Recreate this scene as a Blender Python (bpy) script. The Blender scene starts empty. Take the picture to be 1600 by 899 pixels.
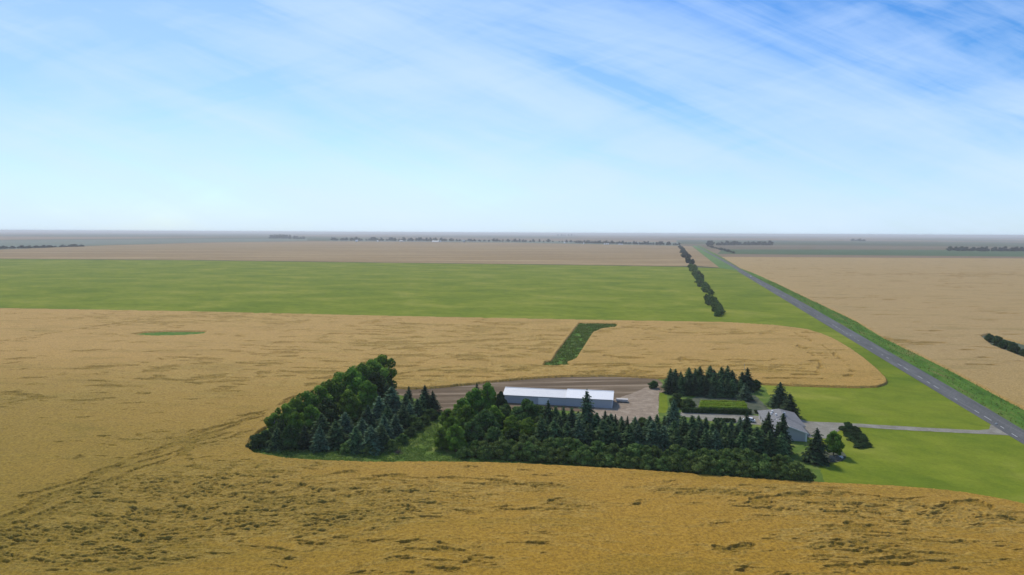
import bpy, math, random
import numpy as np
from mathutils import Matrix, Vector
R = math.radians
SC = bpy.context.scene
COL = SC.collection
rng = np.random.default_rng(7)
random.seed(7)

# ------------------------------------------------------------------ camera
CAM_H = 70.0
FPX = 1600 * 24 / 36
PITCH = math.atan(85.5 / FPX)
ROLL = math.atan(8 / 1600)
cam_d = bpy.data.cameras.new('camera')
cam_d.lens = 24; cam_d.sensor_width = 36; cam_d.clip_start = 1; cam_d.clip_end = 200000
cam = bpy.data.objects.new('camera', cam_d); COL.objects.link(cam)
cr, sr, cp, sp = math.cos(ROLL), math.sin(ROLL), math.cos(PITCH), math.sin(PITCH)
right = Vector((cr, sr * sp, sr * cp)); up = Vector((-sr, cr * sp, cr * cp)); fw = Vector((0, cp, -sp))
cam.matrix_world = Matrix(((right.x, up.x, -fw.x, 0), (right.y, up.y, -fw.y, 0), (right.z, up.z, -fw.z, CAM_H), (0, 0, 0, 1)))
SC.camera = cam

def P(px, py, z=0.0):
    """where the sight line through a point of the survey photo meets height z"""
    x = (px - 800) / FPX; y = -(py - 449.5) / FPX
    x, y = cr * x - sr * y, sr * x + cr * y
    dy = cp + y * sp; dz = -sp + y * cp
    t = (z - CAM_H) / dz
    return (x * t, dy * t)

# ------------------------------------------------------------------ world, sun, exposure
SUN_EL, SUN_AZ = 46.0, -22.0          # azimuth from +Y, clockwise
w = bpy.data.worlds.new('World'); SC.world = w; w.use_nodes = True
nt = w.node_tree; nt.nodes.clear()
def N(t, nt, **k):
    n = nt.nodes.new(t)
    for a, v in k.items():
        setattr(n, a, v)
    return n
def L(nt, a, b): nt.links.new(a, b)
def mathn(nt, op, a, b=None, c=None, clamp=False):
    n = nt.nodes.new('ShaderNodeMath'); n.operation = op; n.use_clamp = clamp
    for i, v in enumerate((a, b, c)):
        if v is None: continue
        if isinstance(v, (int, float)): n.inputs[i].default_value = v
        else: nt.links.new(v, n.inputs[i])
    return n.outputs[0]
def ramp(nt, fac, stops, interp='LINEAR'):
    n = nt.nodes.new('ShaderNodeValToRGB'); n.color_ramp.interpolation = interp
    el = n.color_ramp.elements
    while len(el) > 1: el.remove(el[0])
    for i, (p, c) in enumerate(stops):
        e = el[0] if i == 0 else el.new(p)
        e.position = p
        e.color = (c[0], c[1], c[2], 1) if not isinstance(c, (int, float)) else (c, c, c, 1)
    nt.links.new(fac, n.inputs[0]); return n.outputs[0]
def mixc(nt, fac, a, b, mode='MIX'):
    n = nt.nodes.new('ShaderNodeMix'); n.data_type = 'RGBA'; n.blend_type = mode
    if isinstance(fac, (int, float)): n.inputs[0].default_value = fac
    else: nt.links.new(fac, n.inputs[0])
    for i, v in ((6, a), (7, b)):
        if isinstance(v, tuple): n.inputs[i].default_value = (v[0], v[1], v[2], 1)
        else: nt.links.new(v, n.inputs[i])
    return n.outputs[2]
def noise(nt, vec, scale, detail=3, rough=.55, dist=0.0):
    n = nt.nodes.new('ShaderNodeTexNoise'); n.inputs['Scale'].default_value = scale
    n.inputs['Detail'].default_value = detail; n.inputs['Roughness'].default_value = rough
    n.inputs['Distortion'].default_value = dist
    nt.links.new(vec, n.inputs['Vector']); return n.outputs['Fac']
def mapping(nt, vec, scale=(1, 1, 1), rot=0.0, loc=(0, 0, 0)):
    if rot:                                   # turn first, then stretch
        t_ = nt.nodes.new('ShaderNodeMapping'); t_.inputs['Rotation'].default_value = (0, 0, rot)
        nt.links.new(vec, t_.inputs['Vector']); vec = t_.outputs[0]; rot = 0.0
    n = nt.nodes.new('ShaderNodeMapping'); n.inputs['Scale'].default_value = scale
    n.inputs['Rotation'].default_value = (0, 0, rot); n.inputs['Location'].default_value = loc
    nt.links.new(vec, n.inputs['Vector']); return n.outputs[0]

sky = N('ShaderNodeTexSky', nt, sky_type='NISHITA')
sky.sun_disc = False; sky.sun_elevation = R(SUN_EL); sky.sun_rotation = R(SUN_AZ)
sky.altitude = 500; sky.air_density = 1.0; sky.dust_density = 0.6; sky.ozone_density = 2.5
tc = N('ShaderNodeTexCoord', nt); dirv = tc.outputs['Generated']
sx = N('ShaderNodeSeparateXYZ', nt); L(nt, dirv, sx.inputs[0])
# cirrus: u = sideways tangent, v = upward tangent of the view direction round north
yy = mathn(nt, 'MAXIMUM', sx.outputs['Y'], 0.12)
u_ = mathn(nt, 'DIVIDE', sx.outputs['X'], yy); v_ = mathn(nt, 'DIVIDE', mathn(nt, 'MAXIMUM', sx.outputs['Z'], 0.0), yy)
cx = N('ShaderNodeCombineXYZ', nt); L(nt, u_, cx.inputs[0]); L(nt, v_, cx.inputs[1])
pl = cx.outputs[0]
wisp1 = noise(nt, mapping(nt, pl, (1.8, 13.0, 1), R(19), (1.9, 0.4, 0)), 1.0, 8, .58, .6)
wisp2 = noise(nt, mapping(nt, pl, (2.2, 15.0, 1), R(-16), (4.0, 7.2, 0)), 1.0, 8, .6, .7)
soft = noise(nt, mapping(nt, pl, (1.4, 4.0, 1), R(5), (7.3, 2.0, 0)), 1.0, 4, .5, .3)
def band(a, b, w0, w1, amp):
    """a soft streak from (u,v) a to b, half width growing w0..w1"""
    dx, dy = b[0] - a[0], b[1] - a[1]; l = math.hypot(dx, dy); dx /= l; dy /= l
    t = mathn(nt, 'ADD', mathn(nt, 'MULTIPLY', u_, dx), mathn(nt, 'ADD', mathn(nt, 'MULTIPLY', v_, dy), -(a[0] * dx + a[1] * dy)))
    d = mathn(nt, 'ADD', mathn(nt, 'MULTIPLY', u_, -dy), mathn(nt, 'ADD', mathn(nt, 'MULTIPLY', v_, dx), a[0] * dy - a[1] * dx))
    d = mathn(nt, 'ADD', d, mathn(nt, 'MULTIPLY', mathn(nt, 'SUBTRACT', soft, .5), .12))
    wd = mathn(nt, 'ADD', mathn(nt, 'MULTIPLY', t, (w1 - w0) / l, None), w0); wd = mathn(nt, 'MAXIMUM', wd, .01)
    q = mathn(nt, 'DIVIDE', d, wd); e = mathn(nt, 'EXPONENT', mathn(nt, 'MULTIPLY', mathn(nt, 'MULTIPLY', q, q), -1.0))
    k = mathn(nt, 'MULTIPLY', mathn(nt, 'DIVIDE', mathn(nt, 'ADD', t, .12), .25, clamp=True), mathn(nt, 'SUBTRACT', 1.0, mathn(nt, 'DIVIDE', mathn(nt, 'SUBTRACT', t, l), .3), clamp=True), clamp=True)
    return mathn(nt, 'MULTIPLY', mathn(nt, 'MULTIPLY', e, k), amp)
B = [band((-.42, .36), (.30, .19), .045, .075, .50), band((.0, .30), (.40, .14), .05, .08, .40), band((.20, .10), (.80, .20), .05, .035, .40), band((.05, .10), (.85, .07), .03, .05, .40),
     band((-.75, .10), (.1, .05), .03, .05, .28), band((-.75, .27), (-.1, .22), .02, .03, .25), band((.35, .20), (.80, .30), .025, .02, .22), band((-.15, .055), (.0, .085), .01, .014, .25)]
acc = B[0]
for b_ in B[1:]: acc = mathn(nt, 'ADD', acc, b_)
wis = mathn(nt, 'ADD', mathn(nt, 'MULTIPLY', wisp1, .70), mathn(nt, 'MULTIPLY', wisp2, .30))
cl = mathn(nt, 'ADD', mathn(nt, 'MULTIPLY', mathn(nt, 'SUBTRACT', wis, .48), 3.6), mathn(nt, 'MULTIPLY', acc, mathn(nt, 'ADD', mathn(nt, 'MULTIPLY', wis, 3.0), -.85)))
hz = mathn(nt, 'POWER', mathn(nt, 'SUBTRACT', 1.0, mathn(nt, 'MULTIPLY', v_, 2.4), clamp=True), 2.0)
cl = mathn(nt, 'ADD', cl, mathn(nt, 'MULTIPLY', hz, .95))
# haze veil that thins out high on the right
veil = mathn(nt, 'MULTIPLY', mathn(nt, 'SUBTRACT', .55, mathn(nt, 'MULTIPLY', mathn(nt, 'ADD', u_, .45), mathn(nt, 'MULTIPLY', v_, 1.9)), clamp=True), .80)
cf = mathn(nt, 'SUBTRACT', 1.0, mathn(nt, 'EXPONENT', mathn(nt, 'MULTIPLY', mathn(nt, 'ADD', mathn(nt, 'MAXIMUM', cl, 0.0), veil), -1.35)), clamp=True)
hs = N('ShaderNodeHueSaturation', nt); hs.inputs['Saturation'].default_value = 1.35; hs.inputs['Value'].default_value = 1.22
hs.inputs['Hue'].default_value = 0.505
L(nt, sky.outputs[0], hs.inputs['Color'])
cloudcol = ramp(nt, v_, [(0.0, (6.1, 7.7, 9.6)), (0.35, (5.4, 7.2, 10.2))])
cloudcol = mixc(nt, 1.0, cloudcol, ramp(nt, mathn(nt, 'ADD', mathn(nt, 'MULTIPLY', wis, .6), mathn(nt, 'MULTIPLY', soft, .4)), [(.38, (.90, .955, 1.0)), (.60, (1.06, 1.04, 1.02))]), 'MULTIPLY')
cf = mathn(nt, 'MULTIPLY', cf, mathn(nt, 'ADD', .84, mathn(nt, 'MULTIPLY', hz, .14)))
skyc = mixc(nt, cf, mixc(nt, 1.0, hs.outputs[0], (.80, .95, 1.06), 'MULTIPLY'), cloudcol)
bg = N('ShaderNodeBackground', nt); bg.inputs['Strength'].default_value = 0.09
L(nt, skyc, bg.inputs['Color'])
wo = N('ShaderNodeOutputWorld', nt); L(nt, bg.outputs[0], wo.inputs['Surface'])

sun_d = bpy.data.lights.new('sun', 'SUN'); sun_d.energy = 3.0; sun_d.angle = R(8.0); sun_d.color = (1, .92, .78)
sun = bpy.data.objects.new('sun', sun_d); COL.objects.link(sun)
sd = Vector((math.sin(R(SUN_AZ)) * math.cos(R(SUN_EL)), math.cos(R(SUN_AZ)) * math.cos(R(SUN_EL)), math.sin(R(SUN_EL))))
sun.rotation_euler = sd.to_track_quat('Z', 'Y').to_euler(); sun.location = (0, 0, 300)
vs = SC.view_settings; vs.view_transform = 'Standard'; vs.look = 'None'; vs.exposure = 0.28; vs.gamma = 1; vs.use_curve_mapping = False
SC.render.engine = 'CYCLES'
SC.cycles.volume_bounces = 0; SC.cycles.max_bounces = 6; SC.cycles.transparent_max_bounces = 8

# ------------------------------------------------------------------ materials
def mat(name, build, rough=.9, spec=.2):
    m = bpy.data.materials.new(name); m.use_nodes = True; nt = m.node_tree
    b = nt.nodes['Principled BSDF']; b.inputs['Roughness'].default_value = rough
    b.inputs['Specular IOR Level'].default_value = spec
    build(nt, b); return m
def objco(nt): return N('ShaderNodeTexCoord', nt).outputs['Object']
def bump(nt, b, h, strength, dist):
    n = N('ShaderNodeBump', nt); n.inputs['Strength'].default_value = strength; n.inputs['Distance'].default_value = dist
    L(nt, h, n.inputs['Height']); L(nt, n.outputs[0], b.inputs['Normal'])
def soil_mat(name, c1, c2, c3, scale=.05, stretch=(1, 1, 1), rot=0, fine=1.2, bd=.1, bs=.5, rough=.95):
    def f(nt, b):
        b.inputs['Specular IOR Level'].default_value = 0.02
        co = objco(nt); mp = mapping(nt, co, stretch, rot)
        a = noise(nt, mp, scale, 6, .62, .5); c = noise(nt, co, fine, 4, .7)
        md = noise(nt, mapping(nt, co, stretch, rot + .5), scale * 7, 4, .6, .6)
        col = ramp(nt, a, [(.32, c1), (.52, c2), (.70, c3)])
        col = mixc(nt, .5, col, ramp(nt, c, [(.25, (.45, .45, .45)), (.75, (1, 1, 1))]), 'MULTIPLY')
        col = mixc(nt, .6, col, ramp(nt, md, [(.35, (.72, .76, .70)), (.62, (1.08, 1.05, 1.0))]), 'MULTIPLY')
        col = mixc(nt, 1.0, col, (1.34, 1.34, 1.34), 'MULTIPLY')
        L(nt, col, b.inputs['Base Color']); bump(nt, b, c, bs, bd)
    return mat(name, f, rough, .1)
def plain(name, c, rough=.6, spec=.3, var=.12, sc=.8, metal=0):
    def f(nt, b):
        co = objco(nt); a = noise(nt, co, sc, 4, .6)
        L(nt, mixc(nt, a, tuple(v * (1 - var) for v in c), tuple(min(1, v * (1 + var)) for v in c)), b.inputs['Base Color'])
        b.inputs['Metallic'].default_value = metal
    return mat(name, f, rough, spec)

GRID = R(-13.0)   # farm grid direction
def wheat_mat(name, gold, pale, green):
    def f(nt, b):
        co = objco(nt)
        big = noise(nt, mapping(nt, co, (1, 1.6, 1), R(8)), .008, 4, .55, .4)
        mid = noise(nt, mapping(nt, co, (.35, 1, 1), R(4)), .06, 5, .6, .5)
        fine = noise(nt, co, 1.5, 5, .80)
        rows = noise(nt, mapping(nt, co, (6, .12, 1), R(-3)), .35, 2, .5)
        sp_ = N('ShaderNodeSeparateXYZ', nt); L(nt, co, sp_.inputs[0])
        # paler towards the back of the field
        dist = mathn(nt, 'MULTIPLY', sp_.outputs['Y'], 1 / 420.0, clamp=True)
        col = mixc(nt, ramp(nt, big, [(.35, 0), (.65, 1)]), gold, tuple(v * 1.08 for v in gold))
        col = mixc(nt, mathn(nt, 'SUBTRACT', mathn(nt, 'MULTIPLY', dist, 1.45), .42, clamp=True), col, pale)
        g = ramp(nt, mid, [(.52, 0), (.78, .6)])
        col = mixc(nt, g, col, tuple(v * .85 for v in green))
        at = N('ShaderNodeAttribute', nt); at.attribute_name = 'lodge'
        col = mixc(nt, mathn(nt, 'MULTIPLY', at.outputs['Fac'], .62), col, (.255, .170, .024))
        as_ = N('ShaderNodeAttribute', nt); as_.attribute_name = 'stalks'     # exposed stalks are browner than the heads; also stands in for step shade
        col = mixc(nt, mathn(nt, 'MULTIPLY', as_.outputs['Fac'], .50), col, (.30, .175, .030))
        ah = N('ShaderNodeAttribute', nt); ah.attribute_name = 'heads'
        col = mixc(nt, mathn(nt, 'MULTIPLY', ah.outputs['Fac'], .5), col, (.50, .35, .10))
        west = mathn(nt, 'MULTIPLY', mathn(nt, 'ADD', mathn(nt, 'MULTIPLY', sp_.outputs['X'], -1 / 130.0), mathn(nt, 'SUBTRACT', big, .45)), mathn(nt, 'SUBTRACT', 1.25, mathn(nt, 'MULTIPLY', sp_.outputs['Y'], 1 / 300.0), clamp=True), clamp=True)
        col = mixc(nt, mathn(nt, 'MULTIPLY', west, .75), col, green)
        col = mixc(nt, .9, col, ramp(nt, fine, [(.36, (.45, .42, .36)), (.60, (1.05, 1.04, 1.02))]), 'MULTIPLY')
        col = mixc(nt, .35, col, ramp(nt, rows, [(.3, (.8, .8, .8)), (.7, (1, 1, 1))]), 'MULTIPLY')
        L(nt, col, b.inputs['Base Color']); bump(nt, b, fine, .7, .35)
    return mat(name, f, .9, .1)
M = {}
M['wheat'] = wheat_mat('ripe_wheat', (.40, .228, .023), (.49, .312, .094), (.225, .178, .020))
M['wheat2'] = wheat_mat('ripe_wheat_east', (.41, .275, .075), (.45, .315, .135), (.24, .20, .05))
M['grass'] = soil_mat('green_crop', (.098, .142, .013), (.148, .180, .018), (.215, .222, .038), .013, (1, 1.4, 1), .2, .9, .05, .3)
M['farmgrass'] = soil_mat('rough_grass', (.060, .105, .020), (.095, .145, .028), (.175, .190, .055), .16, (1, 1, 1), 0, 1.5, .3, .8)
M['ditch'] = soil_mat('ditch_grass', (.045, .105, .016), (.080, .160, .024), (.150, .145, .045), .09, (2.2, .28, 1), R(13.7), .9, .5, 1)
M['verge'] = soil_mat('verge_grass', (.085, .150, .045), (.10, .17, .05), (.13, .18, .07), .02, (1, 1, 1), 0, .2, .1, .2)
M['patch'] = soil_mat('weed_patch', (.055, .125, .018), (.085, .165, .028), (.20, .19, .08), .35, (1, .5, 1), .3, 1.2, .4, 1)
M['dirt'] = soil_mat('dirt_yard', (.095, .068, .044), (.135, .098, .064), (.28, .215, .15), .12, (.14, 1.8, 1), R(-6), 1.4, .15, .6)
M['gravel'] = soil_mat('gravel_yard', (.20, .155, .115), (.255, .20, .15), (.33, .27, .21), .3, (1, 1, 1), 0, 2.5, .1, .5)
M['drive'] = soil_mat('gravel_drive', (.175, .16, .13), (.215, .20, .17), (.26, .245, .21), .3, (1, 1, 1), 0, 2.5, .1, .4)
M['soil'] = soil_mat('garden_soil', (.055, .070, .050), (.085, .095, .065), (.13, .125, .09), .25, (1, .6, 1), .3, 1.5, .2, .8)
M['asphalt'] = soil_mat('asphalt', (.085, .086, .086), (.108, .109, .110), (.145, .146, .147), .15, (2.5, .15, 1), R(13.7), 3, .03, .3, .85)
M['paint'] = plain('road_paint', (.38, .38, .36), .8, .1, .35, .5)
M['tan'] = soil_mat('tan_stubble', (.205, .142, .072), (.255, .180, .094), (.36, .265, .145), .006, (.22, 2.4, 1), R(-5), .05, .1, .1)
M['teal'] = soil_mat('green_far_crop', (.060, .095, .045), (.070, .105, .05), (.085, .12, .055), .004, (.3, 1.5, 1), 0, .03, .1, .1)
M['slate'] = soil_mat('flax_far_crop', (.10, .14, .10), (.13, .155, .12), (.19, .17, .14), .003, (.3, 2.0, 1), 0, .02, .1, .1)

def far_build(nt, b):
    co = objco(nt)
    rot = mapping(nt, co, (1 / 1600, 1 / 1600, 0), R(13.5))
    sn = N('ShaderNodeVectorMath', nt, operation='FLOOR'); L(nt, rot, sn.inputs[0])
    wn = N('ShaderNodeTexWhiteNoise', nt); wn.noise_dimensions = '2D'; L(nt, sn.outputs[0], wn.inputs['Vector'])
    col = ramp(nt, wn.outputs['Value'], [(0, (.24, .18, .12)), (.25, (.10, .12, .07)), (.45, (.18, .15, .10)), (.62, (.30, .22, .14)), (.8, (.10, .12, .08))], 'CONSTANT')
    a = noise(nt, mapping(nt, co, (.3, 1.5, 1), 0), .002, 4)
    col = mixc(nt, .6, col, ramp(nt, a, [(.3, (.6, .6, .6)), (.7, (1, 1, 1))]), 'MULTIPLY')
    L(nt, col, b.inputs['Base Color'])
M['far'] = mat('far_fields', far_build, 1, 0)

def leaf_mat(name, c1, c2, tr=.25, rv=.35):
    """foliage: every tree (object random) and every leaf clump (leafvar) has its own green, with highlights painted into the clumps"""
    def f(nt, b):
        oi = N('ShaderNodeObjectInfo', nt)
        at = N('ShaderNodeAttribute', nt); at.attribute_name = 'leafvar'
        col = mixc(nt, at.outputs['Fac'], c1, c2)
        v = mathn(nt, 'ADD', mathn(nt, 'MULTIPLY', oi.outputs['Random'], rv), 1 - rv / 2)
        vm = N('ShaderNodeHueSaturation', nt); L(nt, v, vm.inputs['Value']); L(nt, col, vm.inputs['Color'])
        L(nt, mathn(nt, 'ADD', mathn(nt, 'MULTIPLY', oi.outputs['Random'], .03), .485), vm.inputs['Hue'])
        L(nt, vm.outputs[0], b.inputs['Base Color'])
        t = N('ShaderNodeBsdfTranslucent', nt); L(nt, vm.outputs[0], t.inputs['Color'])
        mx = N('ShaderNodeMixShader', nt); mx.inputs[0].default_value = tr
        L(nt, b.outputs[0], mx.inputs[1]); L(nt, t.outputs[0], mx.inputs[2])
        L(nt, mx.outputs[0], nt.nodes['Material Output'].inputs['Surface'])
    return mat(name, f, .9, .06)
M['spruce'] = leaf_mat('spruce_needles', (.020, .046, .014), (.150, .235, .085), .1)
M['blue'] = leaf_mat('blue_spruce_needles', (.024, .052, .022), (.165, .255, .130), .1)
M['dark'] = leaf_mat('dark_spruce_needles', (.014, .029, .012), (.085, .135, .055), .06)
M['leaf'] = leaf_mat('broad_leaves', (.058, .125, .012), (.250, .395, .055), .32)
M['olive'] = leaf_mat('olive_leaves', (.036, .072, .016), (.155, .240, .065), .24)
M['hedge'] = leaf_mat('hedge_leaves', (.036, .074, .014), (.240, .325, .085), .24)
M['darkleaf'] = leaf_mat('dark_leaves', (.022, .044, .012), (.080, .130, .036), .15)
M['greyleaf'] = leaf_mat('grey_leaves', (.11, .12, .11), (.22, .235, .21), .1)
M['farleaf'] = leaf_mat('far_leaves', (.025, .045, .022), (.05, .08, .035), .1, .5)
M['corn'] = leaf_mat('garden_leaves', (.20, .30, .02), (.38, .46, .06), .3)
M['tuft'] = leaf_mat('tall_grass', (.085, .155, .022), (.20, .25, .06), .3)
M['bark'] = plain('bark', (.13, .10, .075), .9, .1, .3, 6)
M['palebark'] = plain('pale_bark', (.42, .40, .34), .9, .1, .3, 6)
M['roofwhite'] = plain('white_steel_roof', (.82, .80, .77), .45, .4, .04, .4)
M['steel'] = plain('blue_grey_steel', (.40, .42, .44), .5, .3, .08, .5)
M['trimwhite'] = plain('white_trim', (.72, .72, .70), .5, .4, .05)
def shingle(nt, b):
    co = objco(nt); br = N('ShaderNodeTexBrick', nt); br.inputs['Scale'].default_value = 1
    br.inputs['Brick Width'].default_value = .9; br.inputs['Row Height'].default_value = .3; br.inputs['Mortar Size'].default_value = .02
    br.inputs['Color1'].default_value = (.185, .182, .178, 1); br.inputs['Color2'].default_value = (.25, .245, .24, 1); br.inputs['Mortar'].default_value = (.15, .15, .15, 1)
    L(nt, co, br.inputs['Vector']); a = noise(nt, co, .6, 4)
    L(nt, mixc(nt, .4, br.outputs['Color'], ramp(nt, a, [(.3, (.7, .7, .7)), (.7, (1, 1, 1))]), 'MULTIPLY'), b.inputs['Base Color'])
M['roofold'] = plain('weathered_white_roof', (.70, .685, .66), .55, .3, .06, .4)
M['beige'] = plain('beige_paint', (.50, .46, .41), .6, .2, .06)
M['shingle'] = mat('grey_shingles', shingle, .9, .1)
M['siding'] = plain('grey_siding', (.38, .38, .37), .6, .2, .05, .6)
M['glass'] = plain('window_glass', (.03, .04, .05), .1, .6)
M['carwhite'] = plain('white_car_paint', (.78, .78, .77), .25, .5, .03)
M['tyre'] = plain('tyre_rubber', (.03, .03, .03), .9, .1)
M['lamp_glass'] = plain('lamp_glass', (.5, .5, .5), .2, .5)
M['rock'] = plain('pale_rock', (.55, .53, .50), .9, .1, .3, 2)
M['wood'] = plain('weathered_wood', (.22, .19, .16), .9, .1, .3, 3)
M['concrete'] = plain('concrete', (.42, .41, .38), .9, .1, .15, 1)

# ------------------------------------------------------------------ mesh helpers
def tag(o, label=None, cat=None, group=None, kind=None):
    if label: o['label'] = label
    if cat: o['category'] = cat
    if group: o['group'] = group
    if kind: o['kind'] = kind
    return o
def np_mesh(name, V, F, m, smooth=False, attr=None):
    """F: (n,k) int array"""
    V = np.asarray(V, np.float32); F = np.asarray(F, np.int32); k = F.shape[1]
    me = bpy.data.meshes.new(name)
    me.vertices.add(len(V)); me.vertices.foreach_set('co', V.ravel())
    me.loops.add(F.size); me.loops.foreach_set('vertex_index', F.ravel())
    me.polygons.add(len(F)); me.polygons.foreach_set('loop_start', np.arange(len(F), dtype=np.int32) * k)
    try: me.polygons.foreach_set('loop_total', np.full(len(F), k, np.int32))
    except Exception: pass
    me.polygons.foreach_set('use_smooth', np.full(len(F), smooth))
    if attr:
        for n_, a in attr.items():
            at = me.attributes.new(n_, 'FLOAT', 'POINT'); at.data.foreach_set('value', np.asarray(a, np.float32))
    me.update(calc_edges=True); me.validate()
    if m: me.materials.append(m)
    return me
def link(name, me, parent=None):
    o = bpy.data.objects.new(name, me); COL.objects.link(o)
    if parent: o.parent = parent
    return o
def poly_mesh(name, V, F, m, smooth=False):
    me = bpy.data.meshes.new(name); me.from_pydata([tuple(v) for v in V], [], [tuple(f) for f in F]); me.update()
    if m: me.materials.append(m)
    if smooth:
        for p in me.polygons: p.use_smooth = True
    return me
class MB:
    def __init__(s): s.V = []; s.F = []
    def box(s, x0, x1, y0, y1, z0, z1):
        b = len(s.V)
        s.V += [(x0, y0, z0), (x1, y0, z0), (x1, y1, z0), (x0, y1, z0), (x0, y0, z1), (x1, y0, z1), (x1, y1, z1), (x0, y1, z1)]
        s.F += [(b, b + 3, b + 2, b + 1), (b + 4, b + 5, b + 6, b + 7), (b, b + 1, b + 5, b + 4), (b + 1, b + 2, b + 6, b + 5), (b + 2, b + 3, b + 7, b + 6), (b + 3, b, b + 4, b + 7)]
        return s
    def tube(s, pts, rs, n=7):
        b = len(s.V); pts = [Vector(p) for p in pts]
        for i, p in enumerate(pts):
            d = (pts[min(i + 1, len(pts) - 1)] - pts[max(i - 1, 0)]).normalized()
            a = d.orthogonal().normalized(); c = d.cross(a)
            for k in range(n):
                t = 2 * math.pi * k / n; s.V.append(tuple(p + (a * math.cos(t) + c * math.sin(t)) * rs[i]))
        for i in range(len(pts) - 1):
            for k in range(n):
                s.F.append((b + i * n + k, b + i * n + (k + 1) % n, b + (i + 1) * n + (k + 1) % n, b + (i + 1) * n + k))
        s.F.append(tuple(b + k for k in range(n))[::-1]); s.F.append(tuple(b + (len(pts) - 1) * n + k for k in range(n)))
        return s
    def prism(s, prof, y0, y1, ax='y'):
        """profile in (x,z) pushed along y"""
        b = len(s.V); n = len(prof)
        for y in (y0, y1):
            for (x, z) in prof: s.V.append((x, y, z) if ax == 'y' else (y, x, z))
        s.F.append(tuple(b + k for k in range(n))); s.F.append(tuple(b + n + k for k in range(n))[::-1])
        for k in range(n): s.F.append((b + k, b + n + k, b + n + (k + 1) % n, b + (k + 1) % n))
        return s
    def add(s, V, F):
        b = len(s.V); s.V += [tuple(v) for v in V]; s.F += [tuple(b + i for i in f) for f in F]; return s
    def build(s, name, m, parent=None, smooth=False):
        return link(name, poly_mesh(name, s.V, s.F, m, smooth), parent)
def bevel(o, w=.03, seg=1):
    md = o.modifiers.new('bevel', 'BEVEL'); md.width = w; md.segments = seg; md.limit_method = 'ANGLE'; return o

def hash2(ix, iy, seed):
    h = (ix.astype(np.int64) * 374761393 + iy.astype(np.int64) * 668265263 + seed * 1442695041) & 0xffffffff
    h = ((h ^ (h >> 13)) * 1274126177) & 0xffffffff
    return ((h ^ (h >> 16)) & 0xffff).astype(np.float32) / 65535.0
def perlin(x, y, seed=0):
    ix = np.floor(x); iy = np.floor(y); fx = (x - ix).astype(np.float32); fy = (y - iy).astype(np.float32)
    ix = ix.astype(np.int64); iy = iy.astype(np.int64)
    u = fx * fx * fx * (fx * (fx * 6 - 15) + 10); v = fy * fy * fy * (fy * (fy * 6 - 15) + 10)
    def g(dx, dy):
        a = hash2(ix + dx, iy + dy, seed) * 6.2831853
        return np.cos(a) * (fx - dx) + np.sin(a) * (fy - dy)
    a = g(0, 0); b = g(1, 0); c = g(0, 1); d = g(1, 1)
    return ((a + (b - a) * u) * (1 - v) + (c + (d - c) * u) * v) * 1.5
def fbm(x, y, oct=4, seed=0, gain=.5):
    s = 0; a = 1; t = 0
    for i in range(oct):
        s = s + a * perlin(x * 2 ** i, y * 2 ** i, seed + i * 17); t += a; a *= gain
    return s / t
def sstep(a, b, x):
    t = np.clip((x - a) / (b - a), 0, 1); return t * t * (3 - 2 * t)
def sdf_poly(x, y, poly):
    """signed distance, positive inside"""
    n = len(poly); d = np.full(x.shape, 1e12, np.float64); ins = np.zeros(x.shape, bool)
    for i in range(n):
        x0, y0 = poly[i]; x1, y1 = poly[(i + 1) % n]
        ex, ey = x1 - x0, y1 - y0; wx = x - x0; wy = y - y0
        t = np.clip((wx * ex + wy * ey) / (ex * ex + ey * ey + 1e-9), 0, 1)
        d = np.minimum(d, (wx - ex * t) ** 2 + (wy - ey * t) ** 2)
        if y0 != y1:
            c = ((y0 > y) != (y1 > y)) & (x < (x1 - x0) * (y - y0) / (y1 - y0) + x0); ins ^= c
    d = np.sqrt(d); return np.where(ins, d, -d)
def dist_line(x, y, pts):
    d = np.full(x.shape, 1e12)
    for (x0, y0), (x1, y1) in zip(pts[:-1], pts[1:]):
        ex, ey = x1 - x0, y1 - y0; wx = x - x0; wy = y - y0
        t = np.clip((wx * ex + wy * ey) / (ex * ex + ey * ey + 1e-9), 0, 1)
        d = np.minimum(d, (wx - ex * t) ** 2 + (wy - ey * t) ** 2)
    return np.sqrt(d)
def smooth_line(pts, it=2, closed=False):
    for _ in range(it):
        out = [] if closed else [pts[0]]
        n = len(pts); rngi = range(n) if closed else range(n - 1)
        for i in rngi:
            a, b = pts[i], pts[(i + 1) % n]
            out += [(a[0] * .75 + b[0] * .25, a[1] * .75 + b[1] * .25), (a[0] * .25 + b[0] * .75, a[1] * .25 + b[1] * .75)]
        if not closed: out.append(pts[-1])
        pts = out
    return pts
def G(lst): return [P(*q) for q in lst]
from mathutils.geometry import tessellate_polygon
def sheet(name, pts, z, m, kind='structure', jag=0.0, step=1.5):
    """flat ground sheet; edge optionally ragged"""
    if jag:
        out = []
        for i in range(len(pts)):
            a, b = pts[i], pts[(i + 1) % len(pts)]
            l = math.hypot(b[0] - a[0], b[1] - a[1]); n = max(1, int(l / step))
            nx, ny = -(b[1] - a[1]) / (l + 1e-9), (b[0] - a[0]) / (l + 1e-9)
            for k in range(n):
                t = k / n; j = random.uniform(-jag, jag)
                out.append((a[0] + (b[0] - a[0]) * t + nx * j, a[1] + (b[1] - a[1]) * t + ny * j))
        pts = out
    tri = tessellate_polygon([[Vector((x, y, 0)) for x, y in pts]])
    V = [(x, y, z) for x, y in pts]; F = []
    for t in tri:
        a, b, c = (V[i] for i in t)
        s = (b[0] - a[0]) * (c[1] - a[1]) - (b[1] - a[1]) * (c[0] - a[0])
        F.append(t if s > 0 else t[::-1])
    return tag(link(name, poly_mesh(name, V, F, m)), kind=kind)

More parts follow.
